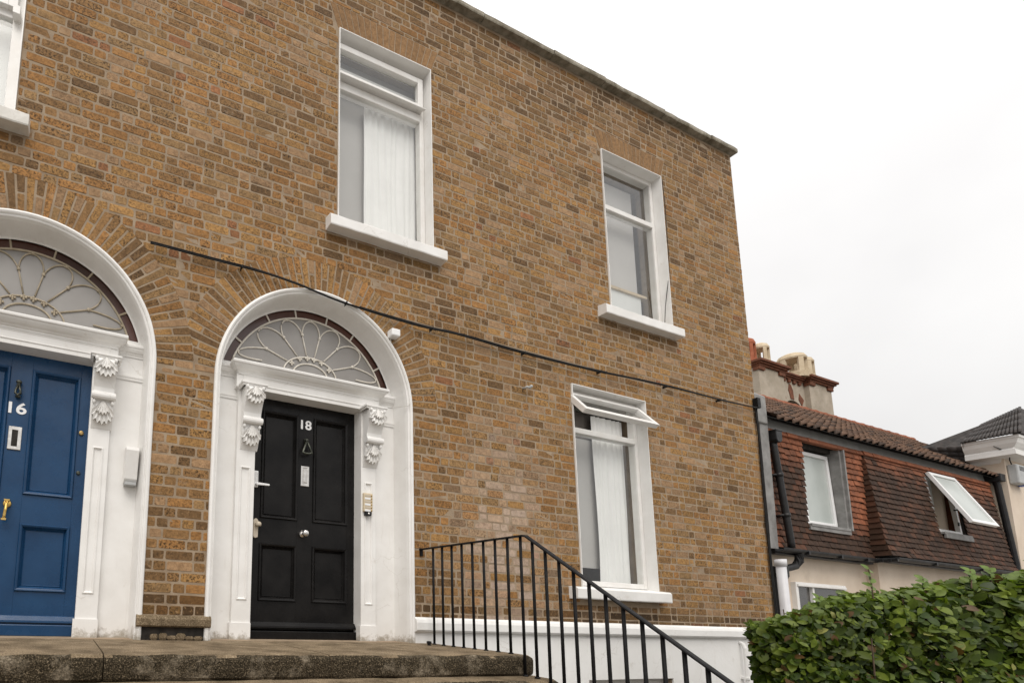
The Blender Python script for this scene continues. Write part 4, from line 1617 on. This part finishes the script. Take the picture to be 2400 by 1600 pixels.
def plain_tile(mb, x, z, w, h, yb, yt, colr):
    """one clay tile, lower edge proud and a little cambered"""
    mb.col = colr
    g2 = .0026
    x0, x1 = x + g2, x + w - g2
    z += RND.uniform(-.004, .004) - (.014 if RND.random() < .02 else 0)
    yb += RND.uniform(-.005, .004)
    sk = RND.uniform(-.004, .004)
    n = 3
    top, bot, bot2 = [], [], []
    for k in range(n + 1):
        f = k / n
        cam = .003 * (1 - (2 * f - 1) ** 2)
        xx = x0 + (x1 - x0) * f
        dz = RND.uniform(-.0015, .0015) + sk * (f - .5)
        top.append((xx, yt - .004 - cam, z + h))
        bot.append((xx, yb - .022 - cam, z + dz))
        bot2.append((xx, yb - .006 - cam, z + dz + .001))
    mb.loops([top, bot, bot2], False)
    mb.face(*[len(mb.v) - 3 * (n + 1) + q for q in (0, n + 1)], len(mb.v) - (n + 1))
    mb.face(len(mb.v) - 2 * (n + 1) - 1, len(mb.v) - 1, len(mb.v) - (n + 1) - 1)
    mb.col = None


tiles = []
GA, TW = .0985, .166


def lay(x0, x1, z0, z1, y0, y1, holes, redfn):
    r = 0
    z_ = z0
    while z_ < z1 - .02:
        off = (TW / 2) * (r % 2)
        x = x0 - off
        while x < x1 - .005:
            xa, xb = max(x, x0), min(x + TW, x1)
            zc = z_ + GA / 2
            for hx0, hx1, hz0, hz1 in holes:
                if hz0 < zc < hz1:
                    if xa < hx1 and xb > hx0:
                        if xa < hx0:
                            xb = min(xb, hx0)
                        elif xb > hx1:
                            xa = max(xa, hx1)
                        else:
                            xb = xa
            if xb - xa > .025:
                ya = plane_y(z_, z0, y0, z1, y1)
                if r < 3:
                    ya -= (3 - r) ** 2 * .004
                yb_ = plane_y(z_ + GA, z0, y0, z1, y1) - ((2 - r) ** 2 * .004 if r < 2 else 0)
                k = redfn((xa + xb) / 2, zc)
                k = max(0, min(1, k + RND.uniform(-.22, .22)))
                c = Vector(DRK).lerp(Vector(RED), k) * RND.uniform(.8, 1.22)
                tiles.append((xa, z_, xb - xa, min(GA, z1 - z_), ya, yb_, (c.x, c.y, c.z, 1)))
            x += TW
        z_ += GA
        r += 1


W1H = (10.58, 11.77, 1.88, 3.345)
W2H = (14.63, 15.77, 2.06, 3.28)


def redL(x, z_):
    k = 0
    if z_ > 2.75 and x < 10.6:
        k += (z_ - 2.75) * 1.9
    if x < 9.78:
        k += .55
    if x > 11.75:
        k += .9 * min(1, max(0, (z_ - 1.75) / .4))
    return k + .25 * noise.noise(Vector((x * 2.2, z_ * 2.6, 0)))


def redR(x, z_):
    k = -.02 + .14 * noise.noise(Vector((x * 1.6, z_ * 2.6, 5)))
    if z_ > 2.98:
        k += (z_ - 2.98) * 2.4 * (1.0 if x > 12.8 else .35)
    if x > 16.2 and z_ > 2.8:
        k += .25
    return k


lay(XVL, XBL + .02, 1.46, 3.335, YL0, YL1, [W1H], redL)
lay(XBL, XBR, 1.50, 3.325, YB0, YB1, [W2H], redR)
tiles.sort(key=lambda q: -q[2] / pix((q[0], q[4], q[1]))[2] ** 2)
mb = MB()
pL = [(YL0 + .012, 1.45), (1.339, 1.45), (1.339, 3.40), (YL1 + .012, 3.40)]
mb.prism(pL, 'x', XVL, W1H[0])
mb.prism(pL, 'x', W1H[1], XBL + .099)
mb.prism([(YL0 + .012, 1.45), (1.339, 1.45), (1.339, W1H[2]), (YL0 + .006, W1H[2])], 'x', W1H[0], W1H[1])
pB = [(YB0 + .012, 1.49), (1.30, 1.49), (1.30, 3.40), (YB1 + .012, 3.40)]
mb.prism(pB, 'x', XBL + .005, W2H[0])
mb.prism(pB, 'x', W2H[1], XBR - .002)
mb.prism([(YB0 + .012, 1.49), (1.30, 1.49), (1.30, W2H[2]), (YB0 + .055, W2H[2])], 'x', W2H[0], W2H[1])
hang = mb.build('tile_hanging', M['slate'], houseB)
rest = MB()
for i, tl in enumerate(tiles):
    mb = MB() if i < 300 else rest
    plain_tile(mb, *tl)
    if i < 300:
        mb.build('tile', M['tile'], hang)
rest.build('tiles', M['tile'], hang, kind='stuff')
# return side of the bay: small tiles facing left
r = 0
z_ = 1.50
while z_ < 3.24:
    ya = plane_y(z_, 1.50, YB0, 3.325, YB1) - (max(0, 3 - r) ** 2 * .004)
    yb_ = plane_y(z_, 1.46, YL0, 3.335, YL1)
    k = RND.uniform(0, .16) if z_ < 2.9 else RND.uniform(.1, .4)
    c = Vector(DRK).lerp(Vector(RED), k)
    mb = MB()
    mb.col = (c.x, c.y, c.z, 1)
    L = [[(XBL - .002, ya - .004, z_ + GA), (XBL - .002, yb_, z_ + GA)], [(XBL - .022, ya - .016, z_), (XBL - .022, yb_, z_)],
         [(XBL - .002, ya - .016, z_ + .001), (XBL - .002, yb_, z_ + .001)]]
    mb.loops(L, False)
    mb.build('side_tile', M['tile'], hang)
    z_ += GA
    r += 1
# red capping course and lead apron above
for xa, xb, y in ((XVL - .02, XBL - .01, 1.18), (XBL - .01, XBR - .05, 1.158)):
    x = xa
    while x < xb - .03:
        l = min(.30, xb - x)
        mb = MB()
        s2 = RND.uniform(.8, 1.15)
        mb.col = (RED[0] * s2, RED[1] * s2, RED[2] * s2, 1)
        d = RND.uniform(-.004, .004)
        mb.prism([(y + .05, 3.325), (y - .012 + d, 3.325), (y - .016 + d, 3.338), (y + .004 + d, 3.405), (y + .03, 3.412), (y + .05, 3.412)], 'x', x + .003, x + l - .003)
        mb.build('capping_tile', M['tile'], hang)
        x += l
mb = MB()
mb.prism([(1.205, 3.41), (1.26, 3.41), (1.26, 3.64), (1.22, 3.64)], 'x', XVL - .02, XBR)
mb.build('lead_apron', M['greyplastic'], houseB)
# verge strip at the left end
mb = MB()
mb.prism([(1.17, 1.42), (1.42, 1.42), (1.42, 3.42), (1.15, 3.42)], 'x', 9.32, XVL - .005)
mb.build('verge_board', M['lead'], houseB)
# party parapet at the left end
mb = MB()
mb.prism([(1.12, 3.421), (1.12, 3.88), (1.26, 4.02), (3.6, 6.26), (3.9, 6.26), (3.9, 3.421)], 'x', 9.12, 9.49)
mb.build('party_parapet', M['lead'], houseB, bevel=.02)

# tile-hung wall windows
def upvc(x0, x1, z0, z1, yb, yt, w=.055):
    mb = MB()
    bars4(mb, x0, x1, z0, z1, w, -.03, .03)
    mb.v = [(a, b2 + plane_y(c, z0, yb, z1, yt), c) for a, b2, c in mb.v]
    o = mb.build('window', M['numwhite'], houseB, bevel=.006)
    return o


wa = upvc(10.78, 11.70, 1.95, 3.24, 1.33, 1.36, .062)
mb = MB()
mb.poly([(10.84, 1.332, 2.01), (11.64, 1.332, 2.01), (11.64, 1.358, 3.18), (10.84, 1.358, 3.18)])
mb.build('pane', M['obsc'], wa)
mb = MB()
mb.box(10.58, 11.77, 1.18, 1.37, 1.882, 1.925)
mb.box(10.56, 11.80, 1.19, 1.232, 1.82, 1.882)
mb.build('lead_sill', M['lead'], wa)
mb = MB()
mb.box(11.715, 11.769, 1.20, 1.55, 1.89, 3.344)
mb.box(11.769, 11.81, 1.165, 1.20, 1.89, 3.33)
mb.build('lead_cheek', M['lead'], wa)
mb = MB()
mb.box(10.52, 11.77, 1.47, 1.55, 1.89, 3.40)
mb.box(10.52, 11.77, 1.30, 1.55, 3.285, 3.40)
mb.build('recess', M['dark'], wa)
wb = upvc(14.67, 15.73, 2.11, 3.25, 1.15, 1.205, .07)
mb = MB()
mb.box(14.65, 15.79, 1.03, 1.16, 2.062, 2.10)
mb.box(14.68, 15.80, 1.025, 1.052, 1.985, 2.062)
mb.build('lead_sill', M['lead'], wb)
s2 = sash(wb, 14.66, 15.74, 3.275, 2.16, 1.15, 21.5, .065)
for o in (s2,):
    o.data.materials[0] = M['numwhite']
bpy.data.objects['sash_pane.001'].data.materials[0] = M['obsc']
mb = MB()
mb.box(14.70, 15.68, 1.262, 1.28, 2.11, 3.24)
mb.build('room_back', M['cream'], wb)
mb = MB()
mb.box(14.64, 15.76, 1.201, 1.50, 3.282, 3.32)
mb.box(15.745, 15.768, 1.14, 1.50, 2.07, 3.28)
mb.build('reveal', M['redbrick'], wb)
sheet('lace_curtain', 14.74, 15.08, 2.14, 3.2, 1.235, 5, .010, M['cloth'], 'white lace curtain in the open window of the tile-hung house', 'curtain')
mb = MB()
mb.box(15.54, 15.57, 1.05, 1.14, 2.60, 2.625)
mb.box(15.58, 15.63, 1.11, 1.125, 2.30, 2.37)
mb.build('stay', M['plastic'], wb)

# ground floor window peeping over the hedge
mb = MB()
bars4(mb, 10.17, 11.66, -.5, .945, .07, 1.28, 1.35)
mb.box(10.67, 10.72, 1.29, 1.35, -.43, .875)
mb.box(10.20, 11.63, 1.26, 1.29, .875, .915)
wc = mb.build('window', M['frame'], houseB, bevel=.006)
mb = MB()
mb.pane(10.24, 11.59, 1.327, -.43, .875)
mb.build('pane', M['glass'], wc)
mb = MB()
mb.box(10.24, 11.59, 1.332, 1.3385, -.43, .875)
mb.build('blind', M['dark'], wc)

# gutters and pipes
def gutter(path, r=.058):
    mb = MB()
    P = [Vector(p) for p in path]
    L = []
    for i, p in enumerate(P):
        d = (P[min(i + 1, len(P) - 1)] - P[max(0, i - 1)])
        d.z = 0
        d.normalize()
        sd2 = Vector((d.y, -d.x, 0))
        ring = []
        for k in range(9):
            a = math.pi * k / 8
            ring.append(tuple(p + sd2 * (r * math.cos(a)) - Vector((0, 0, 1)) * (r * math.sin(a))))
        for k in range(8, -1, -1):
            a = math.pi * k / 8
            ring.append(tuple(p + sd2 * ((r - .006) * math.cos(a)) - Vector((0, 0, 1)) * ((r - .006) * math.sin(a))))
        L.append(ring)
    mb.loops(L, True, True, True)
    for q in (.25, .6, .9):
        for i in range(len(P) - 1):
            c = P[i].lerp(P[i + 1], q)
            mb.box(c.x - .02, c.x + .02, c.y - r - .006, c.y + r + .004, c.z - r - .008, c.z - r * .3)
    return mb.build('gutter', M['plastic'], houseB, smooth=False)


gutter([(9.44, 1.13, 1.43), (12.14, 1.13, 1.43), (12.34, .945, 1.45), (XBR, .945, 1.46)], .062)
mb = MB()
mb.box(12.36, XBR - .01, .985, 1.06, 1.37, 1.408)
mb.box(9.46, 12.36, 1.18, 1.27, 1.345, 1.384)
mb.build('fascia', M['plastic'], houseB)
dpB = empty('downpipe', (9.68, 1.12, 1.4), houseB)
mb = MB()
PT, PB = Vector((9.655, 1.155, 3.08)), Vector((9.705, 1.095, 1.52))
mb.tube([tuple(PT + Vector((0, 0, .08))), tuple(PT), tuple(PB), tuple(PB - Vector((0, 0, .08)))], .042, 12)
for f in (.3, .72):
    c = PT.lerp(PB, f)
    mb.tube([(c.x, c.y, c.z + .03), (c.x + .002, c.y - .001, c.z - .03)], .049, 12)
    mb.box(c.x - .09, c.x + .02, c.y, c.y + .09, c.z - .012, c.z + .012)
mb.build('pipe', M['plastic'], dpB, smooth=True)
mb = MB()
mb.prism([(9.585, 3.18), (9.615, 3.14), (9.695, 3.14), (9.745, 3.18), (9.75, 3.33), (9.575, 3.33)], 'y', 1.08, 1.20)
mb.box(9.567, 9.758, 1.072, 1.205, 3.315, 3.345)
mb.build('hopper', M['plastic'], dpB, bevel=.012)
mb = MB()
mb.tube([(9.335, 1.08, -1.36), (9.335, 1.08, 0), (9.33, 1.08, 1.18)], .056, 16)
mb.tube([(9.33, 1.08, 1.13), (9.33, 1.08, 1.235)], .066, 16)
mb.build('soil_pipe', M['pipewhite'], houseB, smooth=True)
mb = MB()
mb.tube([(9.98, 1.13, 1.37), (9.98, 1.14, 1.25), (9.92, 1.17, 1.17), (9.74, 1.19, 1.13), (9.56, 1.21, 1.09), (9.50, 1.23, .98), (9.50, 1.25, -1.36)], .055, 12)
mb.prism([(9.45, 1.0), (9.54, .88), (9.68, 1.0), (9.68, 1.15), (9.45, 1.15)], 'y', 1.14, 1.30)
mb.build('gutter_outlet', M['plastic'], houseB, smooth=False)
mb = MB()
mb.tube([(17.54, 1.11, 3.44), (17.55, 1.09, 3.33), (17.56, 1.03, 1.66), (17.56, 1.02, -1.36)], .047, 12)
mb.box(17.44, 17.66, 1.01, 1.25, 3.41, 3.57)
mb.build('downpipe', M['plastic'], houseB, bevel=.01)

# pantiled roof slope
EY, EZ, RY, RZ = 1.06, 3.490, 3.5, 5.78
SL = math.hypot(RY - EY, RZ - EZ)
sv = Vector((0, (RY - EY) / SL, (RZ - EZ) / SL))
nv = Vector((0, -sv.z, sv.y))
mb = MB()
mb.poly([(9.49, EY + .02, EZ - .02), (22.4, EY + .02, EZ - .02), (22.4, RY, RZ - .05), (9.49, RY, RZ - .05)])
mb.poly([(9.49, RY, RZ - .05), (22.4, RY, RZ - .05), (22.4, 6.5, 3.3), (9.49, 6.5, 3.3)])
mb.poly([(9.49, EY + .02, EZ - .024), (22.4, EY + .02, EZ - .024), (22.4, 1.4, EZ + .33), (9.49, 1.4, EZ + .33)])
roofB = mb.build('roof', M['slate'], houseB)
PW, PG = .205, .285


def pantile(mb, x, s0, colr):
    mb.col = colr
    j = RND.uniform(-.006, .006)
    jl = RND.uniform(-.008, .008)
    L = []
    for ss, lift in ((s0 + PG + .03, .004), (s0 + PG * .5, .018), (s0 + jl, .034), (s0 + jl + .001, .010)):
        ring = []
        for k in range(7):
            f = k / 6
            w = .024 * math.cos(2 * math.pi * (f * .96 + .05)) + .004
            p = Vector((x + j + PW * 1.02 * f, EY, EZ)) + sv * ss + nv * (lift + w + .018)
            ring.append(tuple(p))
        L.append(ring)
    mb.loops(L, False)
    mb.col = None


pant = []
ncol = int((22.4 - 9.50) / PW)
for r in range(int(SL / PG) + 1):
    for k in range(ncol):
        x = 9.50 + k * PW
        c = Vector((.105, .068, .050)).lerp(Vector((.165, .10, .068)), RND.random())
        if RND.random() < .12:
            c = Vector((.07, .05, .04))
        if r > 9:
            c = c.lerp(Vector((.22, .10, .06)), .3)
        p = Vector((x, EY, EZ)) + sv * (r * PG)
        u, v, d = pix(p)
        pant.append((-(1 / d ** 2) if (u > 1775 and u < 2400) else 0, x, r * PG, (c.x, c.y, c.z, 1)))
pant.sort(key=lambda q: q[0])
rest = MB()
for i, (sc, x, s0, c) in enumerate(pant):
    mb = MB() if i < 300 else rest
    pantile(mb, x, s0, c)
    if i < 300:
        mb.build('pantile', M['pantile'], roofB, smooth=True)
rest.build('pantiles', M['pantile'], roofB, smooth=True, kind='stuff')
x = 9.50
while x < 22.3:
    mb = MB()
    s2 = RND.uniform(.8, 1.1)
    mb.col = (.27 * s2, .10 * s2, .055 * s2, 1)
    L = []
    for xx, r_ in ((x, .105), (x + .42, .105), (x + .425, .115), (x + .46, .115)):
        L.append([(xx, RY + r_ * math.cos(a * math.pi / 8), RZ - .01 + r_ * math.sin(a * math.pi / 8)) for a in range(9)])
    mb.loops(L, False)
    mb.build('ridge_tile', M['pantile'], roofB, smooth=True)
    x += .46

# chimney: two rendered stacks joined by an arched web
mb = MB()
CYF, CYM = 4.2, 4.31
CZ = 7.24
mb.box(16.735, 17.92, CYF, 5.2, 5.0, CZ + .1)
mb.box(19.20, 20.37, CYF, 5.2, 5.0, CZ + .1)
arch = arcpts(18.57, 6.36, .46, 0, 180, 16)
arch = [(a, 6.36 + (c - 6.36) * .72) for a, c in arch]
up = [(18.11, CZ + .1)] + [(19.03, CZ + .1)]
web = [(17.92, 5.0), (18.11, 5.0)] + list(reversed(arch)) + [(19.03, 5.0), (19.20, 5.0), (19.20, CZ + .1), (17.92, CZ + .1)]
tri = tessellate_polygon([[Vector((a, c, 0)) for a, c in web]])
b0 = len(mb.v)
for a, c in web:
    mb.V(a, CYM, c)
for q in tri:
    mb.face(*(b0 + k for k in q))
mb.loops([[(a, CYM, c) for a, c in web], [(a, 5.1, c) for a, c in web]])
chim = fixnormals(mb.build('chimney', M['render'], houseB))
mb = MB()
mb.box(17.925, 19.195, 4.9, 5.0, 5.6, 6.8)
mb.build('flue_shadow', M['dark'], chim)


def coping(xa, xb, yf, yb):
    mb = MB()
    for k, (pj, z0, z1) in enumerate(((.05, 7.335, 7.385), (.09, 7.386, 7.43), (.13, 7.431, 7.50))):
        mb.box(xa - pj, xb + pj, yf - pj, yb + pj, z0, z1)
    mb.build('brick_coping', M['redbrick'], chim, bevel=.008)


coping(16.735, 17.92, CYF, 5.2)
coping(19.20, 20.37, CYF, 5.2)
mb = MB()
for k, (pj, z0, z1) in enumerate(((.05, 7.30, 7.345), (.09, 7.346, 7.385), (.12, 7.386, 7.44))):
    mb.box(18.051, 19.069, CYM - pj, 5.0, z0, z1)
mb.build('brick_coping', M['redbrick'], chim, bevel=.008)
dents = [(16.70, CYF), (17.66, CYF), (19.17, CYF), (20.12, CYF)]
for x, y in dents:
    mb = MB()
    mb.box(x, x + .28, y - .04, y + .1, 7.225, 7.333)
    mb.build('corner_brick', M['redbrick'], chim, bevel=.006)
for x in (18.08, 18.34, 18.60, 18.86):
    mb = MB()
    mb.box(x, x + .13, CYM - .04, CYM + .1, 7.20, 7.298)
    mb.build('dentil', M['redbrick'], chim, bevel=.006)
for pts in ([(18.10, 6.98), (18.06, 6.70), (18.20, 6.68)], [(18.42, 7.18), (18.36, 6.98), (18.44, 6.72), (18.60, 6.72), (18.58, 7.0), (18.50, 7.16)],
            [(18.90, 6.95), (18.84, 6.76), (18.98, 6.58), (19.10, 6.78)]):
    mb = MB()
    mb.prism(pts, 'y', CYM - .012, CYM + .05)
    fixnormals(mb.build('exposed_voussoir', M['redbrick'], chim))


def pot(x, y, r, z0, h, mat):
    mb = MB()
    mb.lathe([(r * 1.0, z0), (r * 1.02, z0 + h * .22), (r * .80, z0 + h * .23), (r * .80, z0 + h * .02)], x, y, 16)
    for k in range(5):
        a = k * 2 * math.pi / 5 + .4
        c, s2 = math.cos(a), math.sin(a)
        pts = []
        for da in (-.2, .2):
            pts.append((x + r * math.cos(a + da), y + r * math.sin(a + da)))
        for da in (.2, -.2):
            pts.append((x + r * .78 * math.cos(a + da), y + r * .78 * math.sin(a + da)))
        mb.prism(pts, 'z', z0 + h * .215, z0 + h * .76)
    mb.lathe([(r * .98, z0 + h * .74), (r * 1.02, z0 + h * .80), (r * .86, z0 + h * .93), (r * .55, z0 + h), (r * .1, z0 + h * 1.02)], x, y, 16)
    return fixnormals(mb.build('chimney_pot', mat, chim, smooth=False))


pot(17.36, 4.42, .215, 7.50, .70, M['pot'])
pot(18.98, 4.42, .31, 7.44, .78, M['pot'])
pot(19.62, 4.46, .25, 7.50, .76, M['pot'])
pot(16.93, 4.50, .20, 7.50, .80, M['redpot'])

# ------------------------------------------------------------------ cream house at the right edge
houseC = tag(empty('cream_house', (20.0, 3, -1.36)), 'cream house with a white cornice and dark tiled roof at the right edge', 'house')
mb = MB()
mb.box(17.70, 24.7, 1.005, 7.0, -1.36, 3.94)
mb.build('wall', M['cream'], houseC)
mb = MB()
moulding(mb, [(0, 3.83), (.02, 3.85), (.03, 3.915), (.26, 3.935), (.26, 4.04), (.23, 4.07), (.26, 4.10), (.30, 4.165), (.325, 4.245), (.345, 4.26), (.345, 4.315), (0, 4.32)],
         17.70, 24.7, 1.06, 1.40)
cor = mb.build('cornice', M['cornice'], houseC)
mb = MB()
E0, E1 = (17.30, .69, 4.322), (17.30, 1.37, 4.31)
T0, T1 = (19.26, 1.06, 5.33), (19.26, 1.555, 5.11)
mb.poly([E0, T0, T1, E1])
mb.poly([E0, (24.7, .69, 4.322), (24.7, 1.06, 5.33), T0])
mb.poly([E1, T1, (17.75, 2.06, 4.47), (17.66, 1.93, 4.20), (17.60, 1.40, 3.92)])
mb.poly([T0, (24.7, 1.06, 5.33), (24.7, 1.555, 5.11), T1])
roofC = fixnormals(mb.build('roof', M['slate'], houseC))
mb = MB()
A, Bv, Cv, D = Vector(E0), Vector(E1), Vector(T1), Vector(T0)
for k in range(15):
    f = k / 14
    p0 = A.lerp(Bv, f)
    p1 = D.lerp(Cv, f)
    for s0 in range(4):
        q0, q1 = p0.lerp(p1, s0 / 4), p0.lerp(p1, (s0 + 1.05) / 4)
        mb.tube([tuple(q0 + Vector((0, 0, .014))), tuple(q1 + Vector((0, 0, .002)))], .022, 6)
mb.build('roll_tiles', M['slate'], roofC, smooth=True)
for r in range(3):
    for k in range(5):
        f0, f1 = k / 5, (k + 1) / 5
        lo0, lo1 = Vector((17.60, 1.40, 3.92)), Vector((17.66, 1.93, 4.20))
        hi0, hi1 = Vector((17.63, 1.42, 4.27)), Vector((17.75, 2.06, 4.47))
        a0_, a1_ = lo0.lerp(lo1, f0), lo0.lerp(lo1, f1)
        b0_, b1_ = hi0.lerp(hi1, f0), hi0.lerp(hi1, f1)
        mb = MB()
        L = []
        for g2, lift in ((r / 3 + .38, .004), (r / 3, .030), (r / 3, .008)):
            ring = []
            for q in range(6):
                f = q / 5
                pa = a0_.lerp(a1_, f)
                pb = b0_.lerp(b1_, f)
                p = pa.lerp(pb, min(1.05, g2)) + Vector((-1, -.35, .2)) * (lift + .016 * math.sin(f * math.pi))
                ring.append(tuple(p))
            L.append(ring)
        mb.loops(L, False)
        mb.build('roof_tile', M['slate'], roofC, smooth=True)
mb = MB()
mb.prism([(17.78, 3.37), (18.22, 3.37), (18.18, 3.78), (17.76, 3.78)], 'y', .88, 1.004)
al = mb.build('alarm_box', M['greyplastic'], None, bevel=.02)
tag(al, 'grey alarm box under the cornice of the cream house at the right edge', 'alarm box')
mb = MB()
for k in range(4):
    mb.box(17.86, 18.10, .876, .882, 3.65 + k * .025, 3.662 + k * .025)
mb.build('vent', M['plastic'], al)
mb = MB()
mb.box(18.13, 18.28, .90, .99, 3.35, 3.42)
mb.build('lens', M['bluelamp'], al, bevel=.01)
mb = MB()
mb.tube([tuple(p) for p in dense([(17.36, 1.02, 4.14), (17.58, .92, 3.99), (17.8, .96, 3.88), (17.9, .97, 3.80)], 5)], .008, 6)
tag(mb.build('alarm_wire', M['cable'], None, smooth=True), 'thin wire looping from the cornice to the grey alarm box', 'wire')

# ------------------------------------------------------------------ hedge
hedge = tag(empty('hedge', (4.6, -1.6, -1.36)), 'dense green broad-leaved hedge at the lower right corner', 'hedge')
HA, HB_ = Vector((3.18, -1.41)), Vector((6.56, -2.85))
hd = (HB_ - HA)
HLEN = hd.length
hd.normalize()
hn = Vector((.907, .42))                     # the left end runs back in this direction


def htop(s_):
    f = min(1, max(0, s_ / 1.9))
    return .25 + .43 * f ** .62 + .035 * noise.noise(Vector((s_ * 3.1, 0, 9))) + .02 * noise.noise(Vector((s_ * 9, 2, 9)))


def leaf(mb, c, nrm, direc, ln, wd, colr):
    mb.col = colr
    nrm = nrm.normalized()
    d = (direc - nrm * direc.dot(nrm))
    if d.length < 1e-3:
        d = Vector((1, 0, 0)).cross(nrm)
    d.normalize()
    s_ = d.cross(nrm)
    mid, lft, rgt = [], [], []
    prof = ((0, .0), (.18, .62), (.45, 1.0), (.72, .78), (.92, .30), (1.0, 0))
    ids = []
    for f, w in prof:
        p = c + d * (ln * (f - .3)) - nrm * (.10 * ln * f * f)
        mid.append(mb.V(*p))
        if w > 0:
            q = wd * w * .5
            lft.append(mb.V(*(p - s_ * q + nrm * (.22 * q))))
            rgt.append(mb.V(*(p + s_ * q + nrm * (.22 * q))))
    for side in (lft, rgt):
        flip = side is rgt
        fs = [(mid[0], side[0], mid[1])] + [(mid[i + 1], side[i], side[i + 1], mid[i + 2]) for i in range(3)] + [(mid[4], side[3], mid[5])]
        for f in fs:
            mb.face(*(reversed(f) if flip else f))
    mb.col = None


leaves = []
NL = 22000
for i in range(NL):
    s_ = RND.uniform(-.12, 2.3)
    top = htop(max(0, s_))
    # surface shell: front, top, left end, and some inside
    k = RND.random()
    wmax = .95
    if k < .36:
        w = abs(RND.gauss(0, .075))
        z_ = RND.uniform(-.42, top - .02)
        if noise.noise(Vector((s_ * 7, z_ * 7, 3))) < -.28 and RND.random() < .8:
            w += .12
        outn = Vector((-.45, -.85, .35))
    elif k < .55:
        w = RND.uniform(0, wmax)
        z_ = top - abs(RND.gauss(0, .05))
        outn = Vector((-.2, -.3, 1.0))
    elif k < .62:
        s_ = -.10 + abs(RND.gauss(0, .08))
        w = RND.uniform(0, wmax)
        z_ = RND.uniform(-1.0, htop(0) - .02)
        outn = Vector((-.75, -.5, .3))
    else:
        w = RND.uniform(0.12, .5)
        z_ = RND.uniform(-.45, top - .05)
        outn = Vector((-.3, -.5, .6))
    # rounded shoulder and rounded left end
    e = max(0, z_ - (top - .22)) / .22
    w += .16 * e * e
    le = max(0, .35 - s_) / .45
    w += .30 * le * le
    lump = .10 * noise.noise(Vector((s_ * 2.7, z_ * 3.0, 1))) + .045 * noise.noise(Vector((s_ * 8, z_ * 8, 4)))
    w += lump
    p2 = HA + hd * s_ + hn * w
    c = Vector((p2.x, p2.y, z_))
    nrm = outn + Vector((RND.gauss(0, .55), RND.gauss(0, .55), RND.gauss(0, .45)))
    dr = Vector((RND.gauss(0, 1), RND.gauss(0, 1), RND.gauss(-.1, .8)))
    ln = RND.choice((.030, .038, .046, .054, .062, .072, .080)) * RND.uniform(.9, 1.1) * (1.12 if s_ > 1.2 else .92)
    wd = ln * RND.uniform(.52, .72)
    g3 = RND.random()
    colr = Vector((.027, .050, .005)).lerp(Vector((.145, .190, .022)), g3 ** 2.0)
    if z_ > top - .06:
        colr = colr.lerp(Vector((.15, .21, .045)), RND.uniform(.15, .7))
    cl_ = noise.noise(Vector((c.x * 6, c.y * 6, c.z * 6)))
    colr = colr * (1 + .45 * cl_)
    if RND.random() < .03:
        colr = Vector((.10, .055, .02))
    if RND.random() < .012:
        colr = Vector((.30, .30, .10))
    leaves.append((pix(c)[2] + (5 if not seen(c, -20) else 0) + w * 2, c, nrm, dr, ln, wd, (colr.x, colr.y, colr.z, 1)))
# shoots standing above the top
shoots = MB()
for sh in ((.62, .16, .14), (1.18, .12, .05), (1.32, .20, .045), (.95, .3, .05), (1.55, .15, .05), (.3, .2, .04), (1.75, .1, .05)):
    s_, w, h = sh
    p2 = HA + hd * s_ + hn * w
    base = Vector((p2.x, p2.y, htop(s_) - .06))
    tip = base + Vector((RND.uniform(-.02, .02), 0, h + .06))
    shoots.tube([tuple(base), tuple(base.lerp(tip, .5) + Vector((.006, 0, 0))), tuple(tip)], .0035, 5)
    for q in range(7):
        c = base.lerp(tip, .35 + .65 * q / 6)
        a = q * 2.4
        dr = Vector((math.cos(a), math.sin(a) * .6, .55))
        leaves.append((1.0, c + dr * .01, Vector((-.35, -1.0, .45)) + Vector((RND.uniform(-.4, .4), 0, RND.uniform(-.3, .3))), dr, .052, .032, (.13, .19, .045, 1)))
leaves.sort(key=lambda q: q[0])
rest = MB()
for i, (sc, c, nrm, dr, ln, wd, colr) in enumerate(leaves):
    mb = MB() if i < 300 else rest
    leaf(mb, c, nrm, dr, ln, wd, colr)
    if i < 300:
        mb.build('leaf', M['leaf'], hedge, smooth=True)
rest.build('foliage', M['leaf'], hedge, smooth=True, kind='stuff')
stems = shoots
for i in range(140):
    s_ = RND.uniform(0.1, 2.75)
    w = RND.uniform(.2, .9)
    p2 = HA + hd * s_ + hn * w
    b_ = Vector((p2.x, p2.y, -1.36))
    t_ = Vector((p2.x + RND.uniform(-.2, .2), p2.y + RND.uniform(-.15, .15), htop(s_) - RND.uniform(.03, .3)))
    stems.tube([tuple(b_), tuple(b_.lerp(t_, .5) + Vector((RND.uniform(-.05, .05), RND.uniform(-.05, .05), 0))), tuple(t_)], .006, 5, [.011, .007, .003])
for sgn in range(5):
    p2 = HA + hd * .05 + hn * (.15 + .1 * sgn)
    b_ = Vector((p2.x, p2.y, RND.uniform(-.2, .0)))
    stems.tube([tuple(b_), tuple(b_ + Vector((-.16, -.02, RND.uniform(-.04, .05))))], .005, 5)
stems.build('stems', M['stem'], hedge, kind='stuff')
